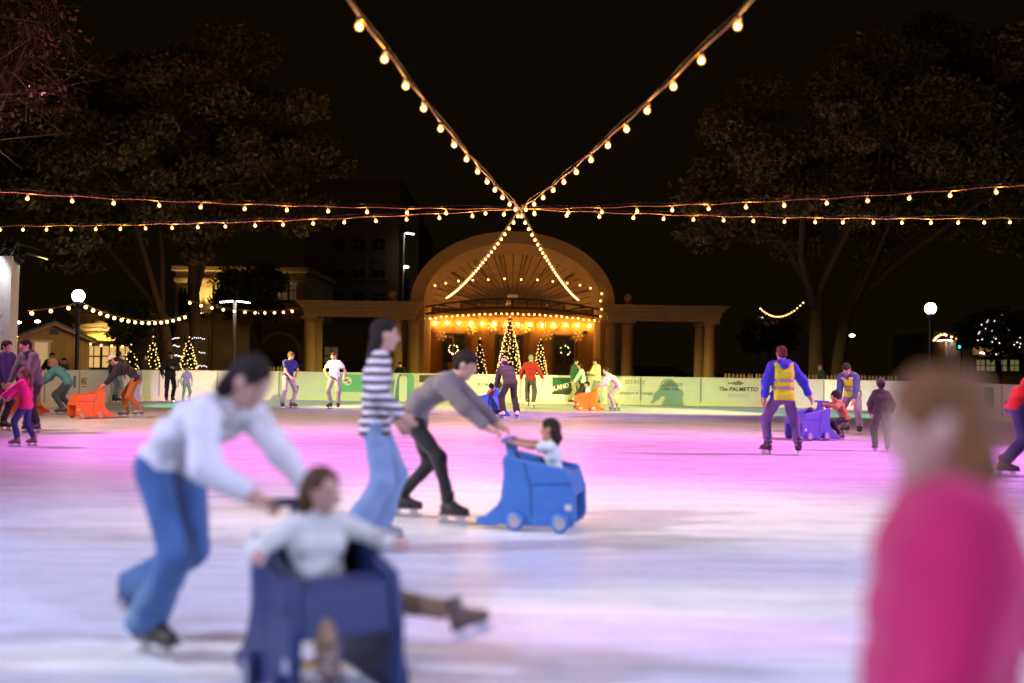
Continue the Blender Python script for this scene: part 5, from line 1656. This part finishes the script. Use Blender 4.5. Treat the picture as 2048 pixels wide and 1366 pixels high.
# 4 grey sweatshirt man and blue cart
mp = (-0.82, 8.95); mf = -14
person('man in a grey sweatshirt and black leggings pushing the blue cart', mp, mf, 1.76, 55, hipx=-0.06, drop=0.06, feet=((-0.18, 0.13, 10, 0), (0.34, -0.10, -4, 0)), hands=((0.74, 0.18, 0.80), (0.74, -0.17, 0.80)), grip=(True, True), nod=22, top=F('grey_taupe', (0.17, 0.145, 0.15)), ttype='sweater', pants=BLACKF, hair=('short', H_DARK), skate='black', h=0.014, legbulk=0.35)
cp = fwd(mp, mf, 0.84)
cart('bright blue push cart in the middle of the ice', cp, mf, C_BLUE).scale = (0.92, 0.95, 0.97)
ch = fwd(cp, mf, 0.40)
person('dark haired child seated backwards in the bright blue cart', ch, mf + 180, 1.12, 4, sit=0.40, feet=((0.34, 0.10, 0, 0.06), (0.34, -0.10, 0, 0.06)), hands=((0.42, 0.13, 0.74), (0.42, -0.13, 0.74)), grip=(True, True), nod=0, top=F('pale_blue', (0.5, 0.55, 0.6)), ttype='tee', pants=NAVY, hair=('bob', H_DARK), skate='brown', h=0.014, skin=SKIN2)
# 5 left group
a = G(66, 866)
person('man in a grey hoodie leaning over the girl in pink at the left', a, -118, 1.78, 20, hands=((0.42, 0.18, 0.80), (0.42, -0.20, 0.84)), nod=8, top=F('hoodie_grey', (0.095, 0.09, 0.09)), ttype='hoodie', pants=CHAR, hair=('short', H_DARK), h=0.016)
a = G(50, 893)
person('girl in a magenta jacket reaching to the left edge', a, 178, 1.22, 6, hands=((0.45, 0.12, 0.72), (0.42, -0.16, 0.70)), nod=-2, fem=True, top=F('magenta', (0.55, 0.012, 0.13)), ttype='jacket', pants=NAVY, hair=('pony', H_LBROWN), skate='brown', h=0.015, hem=0.12, feet=((0.10, 0.09, 8, 0), (-0.08, -0.09, -8, 0)))
a = G(-2, 862)
person('person in a purple jacket cut off by the left edge', a, -20, 1.74, 12, hands=((0.3, 0.2, 0.9), (0.3, -0.2, 0.85)), top=F('purple', (0.035, 0.03, 0.10)), ttype='jacket', pants=CHAR, hair=('short', H_DARK), h=0.018)
a = G(127, 829); f_ = 187
person('blond woman in a teal top with green light put into its colour bending over an orange cart', a, f_, 1.66, 46, hipx=-0.08, drop=0.10, hands=((0.56, 0.17, 0.80), (0.56, -0.17, 0.80)), grip=(True, True), nod=24, fem=True, top=TEAL_GREENLIT, ttype='jacket', pants=F('dark_slate', (0.06, 0.09, 0.09)), hair=('pony', H_BLOND), skate='brown', h=0.018, feet=((0.02, 0.12, 5, 0), (-0.14, -0.12, -5, 0)))
cart('orange push cart half hidden behind the man in the grey hoodie', fwd(a, f_, 0.66), f_, C_ORANGE)
a = G(262, 836); f_ = 196
person('man in a dark top, rust trousers and white cap over an orange cart', a, f_, 1.80, 58, hipx=-0.08, drop=0.04, hands=((0.62, 0.22, 0.80), (0.62, -0.20, 0.80)), grip=(True, True), nod=36, top=CHAR, ttype='sweater', pants=RUST, hair=('short', H_DARK), hat=('cap', F('cap_white', (0.6, 0.55, 0.55)), NAVY), skate='grey', h=0.016, feet=((-0.20, 0.12, 6, 0.03), (0.16, -0.14, -6, 0)), legbulk=1.2)
cart('empty orange push cart held by the man in the white cap', fwd(a, f_, 0.70), f_ + 28, C_ORANGE)
a = G(284, 801)
person('person in dark jacket and blue jeans behind the man in the cap', a, 20, 1.66, 5, top=BLACKF, ttype='jacket', pants=JEANS_D, hair=('curly', H_DARK), h=0.02, hands=((0.35, 0.15, 1.05), None))
a = G(232, 806)
person('person mostly hidden behind the man in the cap', a, 70, 1.70, 5, top=F('slate_blue', (0.08, 0.11, 0.15)), ttype='jacket', pants=F('pale_jeans', (0.3, 0.34, 0.4)), hair=('short', H_DARK), h=0.022)
a = G(372, 806)
person('child in a lilac top at the back boards behind the woman in white', a, -60, 1.20, 3, top=F('lilac', (0.35, 0.2, 0.5)), ttype='tee', pants=GREYF, hair=('short', H_BROWN), h=0.022)
# 6 the two boys
a = G(575, 817)
person('boy in a navy t-shirt and grey trousers looking right', a, -50, 1.74, 4, hands=((0.10, 0.22, 1.03), (0.22, -0.02, 0.98)), nod=5, yaw=38, top=F('navy_tee', (0.025, 0.025, 0.16)), ttype='tee', pants=GREYL, hair=('short', H_BROWN), skate='brown', h=0.017, feet=((0.10, 0.12, 40, 0), (0.06, -0.20, -12, 0)), side=4)
a = G(668, 818)
person('boy in a white t-shirt and grey trousers looking left', a, -96, 1.74, 2, hands=((0.02, 0.30, 0.96), (0.16, -0.22, 1.08)), nod=4, yaw=-42, top=WHITEF, ttype='tee', pants=GREYF, hair=('short', H_BROWN), skate='black', h=0.017, feet=((0.04, 0.14, 22, 0), (0.04, -0.12, -20, 0)))
# 7 centre back
a = G(1019, 837); f_ = 112
person('man in dark olive clothes and beige cap bending over a blue cart', a, f_, 1.78, 48, hipx=-0.02, drop=0.03, hands=((0.58, 0.18, 0.82), (0.58, -0.18, 0.82)), grip=(True, True), nod=30, top=OLIVEF, ttype='jacket', pants=F('dark_brown', (0.035, 0.026, 0.018)), hair=('short', H_DARK), hat=('cap', F('beige', (0.45, 0.35, 0.22)), F('beige', (0.45, 0.35, 0.22))), skate='white', h=0.018, feet=((0.02, 0.20, 10, 0), (-0.02, -0.20, -10, 0)), legbulk=1.5, flare=0.02)
cpz = fwd(a, f_, 0.70, 0.10)
cart('blue push cart in front of the man in olive', cpz, f_ + 15, C_BLUE)
person('child in a red orange top seated in the cart of the man in olive', fwd(cpz, f_ + 15, 0.26), f_ + 15, 1.08, 0, sit=0.40, feet=((0.38, 0.10, 0, 0.08), (0.38, -0.10, 0, 0.08)), top=F('red_orange', (0.6, 0.10, 0.03)), ttype='sweater', pants=NAVY, hair=('short', H_DARK), skate='brown', h=0.02)
a = G(1060, 816)
person('grey haired man in a red sweater skating away', a, 78, 1.80, 4, hands=((0.06, 0.34, 0.98), (0.10, -0.44, 0.95)), nod=4, top=RED, ttype='sweater', pants=F('plum_grey', (0.06, 0.045, 0.06)), hair=('short', H_GREY), skate='white', h=0.018, feet=((0.06, 0.10, 12, 0), (-0.02, -0.12, -6, 0)), flare=0.01, legbulk=1.3)
a = G(1147, 808)
person('person in a dark green jacket and khaki trousers by the green panel', a, -20, 1.72, 6, top=GREENF, ttype='jacket', pants=KHAKI, hair=('short', H_DARK), h=0.02, feet=((0.12, 0.10, 0, 0), (-0.10, -0.10, -5, 0)), flare=0.012, legbulk=1.3)
a = G(1166, 812)
person('dark haired girl in a mint sweater before the green panel', a, 172, 1.58, 12, hands=((0.34, 0.18, 0.86), (0.32, -0.16, 0.82)), nod=14, fem=True, top=MINT, ttype='sweater', pants=BLACKF, hair=('long', H_DARK), h=0.02, legbulk=0.6)
a = G(1194, 809)
person('person in a cream jacket and dark cap looking at both hands', a, 200, 1.76, 4, hands=((0.36, 0.10, 1.22), (0.34, -0.10, 1.18)), nod=14, top=CREAMF, ttype='jacket', pants=F('sage', (0.20, 0.27, 0.18)), hair=('long', H_DARK), hat=('cap', BLACKF, BLACKF), h=0.02, fem=True)
a = G(1232, 822); f_ = 184
person('woman in a pale pink sweater pushing an orange cart', a, f_, 1.66, 50, hipx=-0.05, drop=0.10, hands=((0.56, 0.16, 0.82), (0.56, -0.16, 0.82)), grip=(True, True), nod=12, yaw=25, fem=True, top=PALEPINK, ttype='sweater', pants=F('dusty_pink', (0.40, 0.24, 0.26)), hair=('pony', H_DARK), skate='grey', h=0.018, legbulk=0.5, feet=((0.10, 0.10, 0, 0), (-0.06, -0.10, 0, 0)))
cpz = fwd(a, f_, 0.66)
cart('orange push cart with a child in front of the green panel', cpz, f_, C_ORANGE)
person('child in a pale top seated in the orange cart', fwd(cpz, f_, 0.28), f_, 1.10, 2, sit=0.42, feet=((0.36, 0.10, 0, 0.06), (0.36, -0.10, 0, 0.06)), top=F('pale_lilac', (0.6, 0.55, 0.65)), ttype='tee', pants=NAVY, hair=('short', H_DARK), skate='brown', h=0.02)
# 8 vest man
a = G(1564, 910)
person('man in a yellow safety vest and blue hoodie seen from behind', a, 96, 1.80, 3, hands=((0.02, 0.30, 0.93), (-0.02, -0.46, 0.97)), nod=3, top=ROYAL, ttype='hoodie', pants=PURPLE, hair=('short', H_BROWN), skate='black', h=0.014, feet=((0.05, 0.24, 14, 0), (-0.02, -0.27, -22, 0)), vest=(HIVIS, REFL), legbulk=1.3, drop=0.03, skin=SKIN2)
a = G(1644, 815)
person('girl in a dark jacket, purple hat and light jeans near the trunk', a, 200, 1.62, 6, fem=True, top=F('ink', (0.02, 0.022, 0.04)), ttype='jacket', pants=F('aqua_jeans', (0.16, 0.33, 0.40)), hair=('long', H_DARK), hat=('beanie', F('purple_knit', (0.2, 0.05, 0.35)), F('purple_knit', (0.2, 0.05, 0.35))), h=0.018, hands=((0.1, 0.3, 0.85), (-0.1, -0.35, 1.1)))
a = G(1705, 868)
person('person in a safety vest bending over the kneeling child', a, -128, 1.74, 44, hipx=-0.02, drop=0.06, hands=((0.52, 0.20, 0.74), (0.46, -0.14, 0.66)), nod=26, top=F('steel_blue', (0.07, 0.085, 0.30)), ttype='hoodie', pants=F('stone_grey', (0.24, 0.23, 0.26)), hair=('short', H_DARK), hat=('beanie', BLACKF, BLACKF), vest=(HIVIS, REFL), h=0.016, feet=((0.06, 0.18, 10, 0), (-0.12, -0.20, -20, 0)), legbulk=1.3)
a = G(1680, 880)
person('dark haired child with a bright scarf crouching by the blue cart', a, 182, 1.20, 32, sit=0.46, hipx=-0.10, feet=((0.06, 0.10, 0, 0), (-0.06, -0.10, 0, 0)), hands=((0.32, 0.15, 0.72), (0.30, -0.12, 0.74)), nod=4, top=F('patchwork', (0.30, 0.14, 0.05)), ttype='jacket', pants=CHAR, hair=('curly', H_DARK), skate='brown', h=0.016)
a = G(1678, 880)
cart('blue violet push cart right of the man in the yellow vest', (a.x - 0.36, a.y + 0.02), 203, ('violet', (0.08, 0.08, 0.40)))
a = G(1762, 903)
person('child in a dark snowsuit and hat seen from behind', a, 80, 1.22, 4, top=F('moss', (0.05, 0.05, 0.035)), ttype='jacket', pants=F('moss', (0.05, 0.05, 0.035)), hair=('short', H_DARK), hat=('beanie', F('moss', (0.05, 0.05, 0.035)), F('moss', (0.05, 0.05, 0.035))), h=0.016, legbulk=1.6, bulk=1.12)
a = G(2034, 952)
person('man in a red sweater leaning out past the right edge', a, -8, 1.80, 48, hipx=-0.02, drop=0.05, hands=((0.66, 0.2, 0.8), (0.66, -0.2, 0.8)), grip=(True, True), nod=20, top=F('bright_red', (0.5, 0.015, 0.01)), ttype='sweater', pants=F('indigo', (0.03, 0.025, 0.08)), hair=('short', H_BROWN), h=0.015, feet=((0.30, 0.14, 5, 0), (-0.20, -0.16, -8, 0)), legbulk=1.3, flare=0.015)
cart('red push cart cut off by the right edge', fwd((a.x, a.y), -8, 0.74), -8, C_RED)
# 9 spectators behind the boards
for (px, Y_, lb, tp_, H_, f_) in ((918, 40.6, 'spectator with bare head behind the boards left of the tall tree', GREYF, 1.66, -80), (802, 40.3, 'spectator in black leaning on the boards near the left colonnade', BLACKF, 1.5, -110), (104, 33.0, 'dark haired spectator behind the blond woman', CHAR, 1.62, -70), (130, 33.6, 'spectator in brown beside the hut', F('brown', (0.14, 0.07, 0.04)), 1.45, -100)):
    q = P(px, 740, Y_)
    person(lb, (q.x, q.y), f_, H_, 6, top=tp_, ttype='jacket', pants=JEANS_D, hair=('short', H_DARK), h=0.024, group='spectators behind the boards', hands=((0.3, 0.12, 1.1 * H_ / 1.7), None))
q = P(340, 760, 34.6)
person('person all in black by the left christmas trees', (q.x, q.y), -60, 1.72, 6, top=BLACKF, ttype='jacket', pants=BLACKF, hair=('short', H_DARK), h=0.024, hands=((0.3, 0.05, 1.2), None))
# rounded skating aids leaning at the back boards
for px, w, hgt, m, lb in ((806, 0.30, 1.02, M_PWHITE, 'white round topped board leaning at the back boards'), (818, 0.40, 1.10, M_PMINT, 'mint round topped board leaning at the back boards')):
    q = P(px, 760, 38.35 if w < 0.35 else 38.5)
    poly = [(-w / 2, 0), (w / 2, 0)] + [(w / 2 * math.cos(k), hgt - w / 2 + w / 2 * math.sin(k)) for k in [math.pi * i / 10 for i in range(11)]]
    o = MB().prism(poly, -0.02, 0.02).build('leaning_board', m, None, bevel=0.006, loc=(q.x, q.y, 0.0), rot=(R(-4), 0, 0))
    tag(o, lb, 'board')
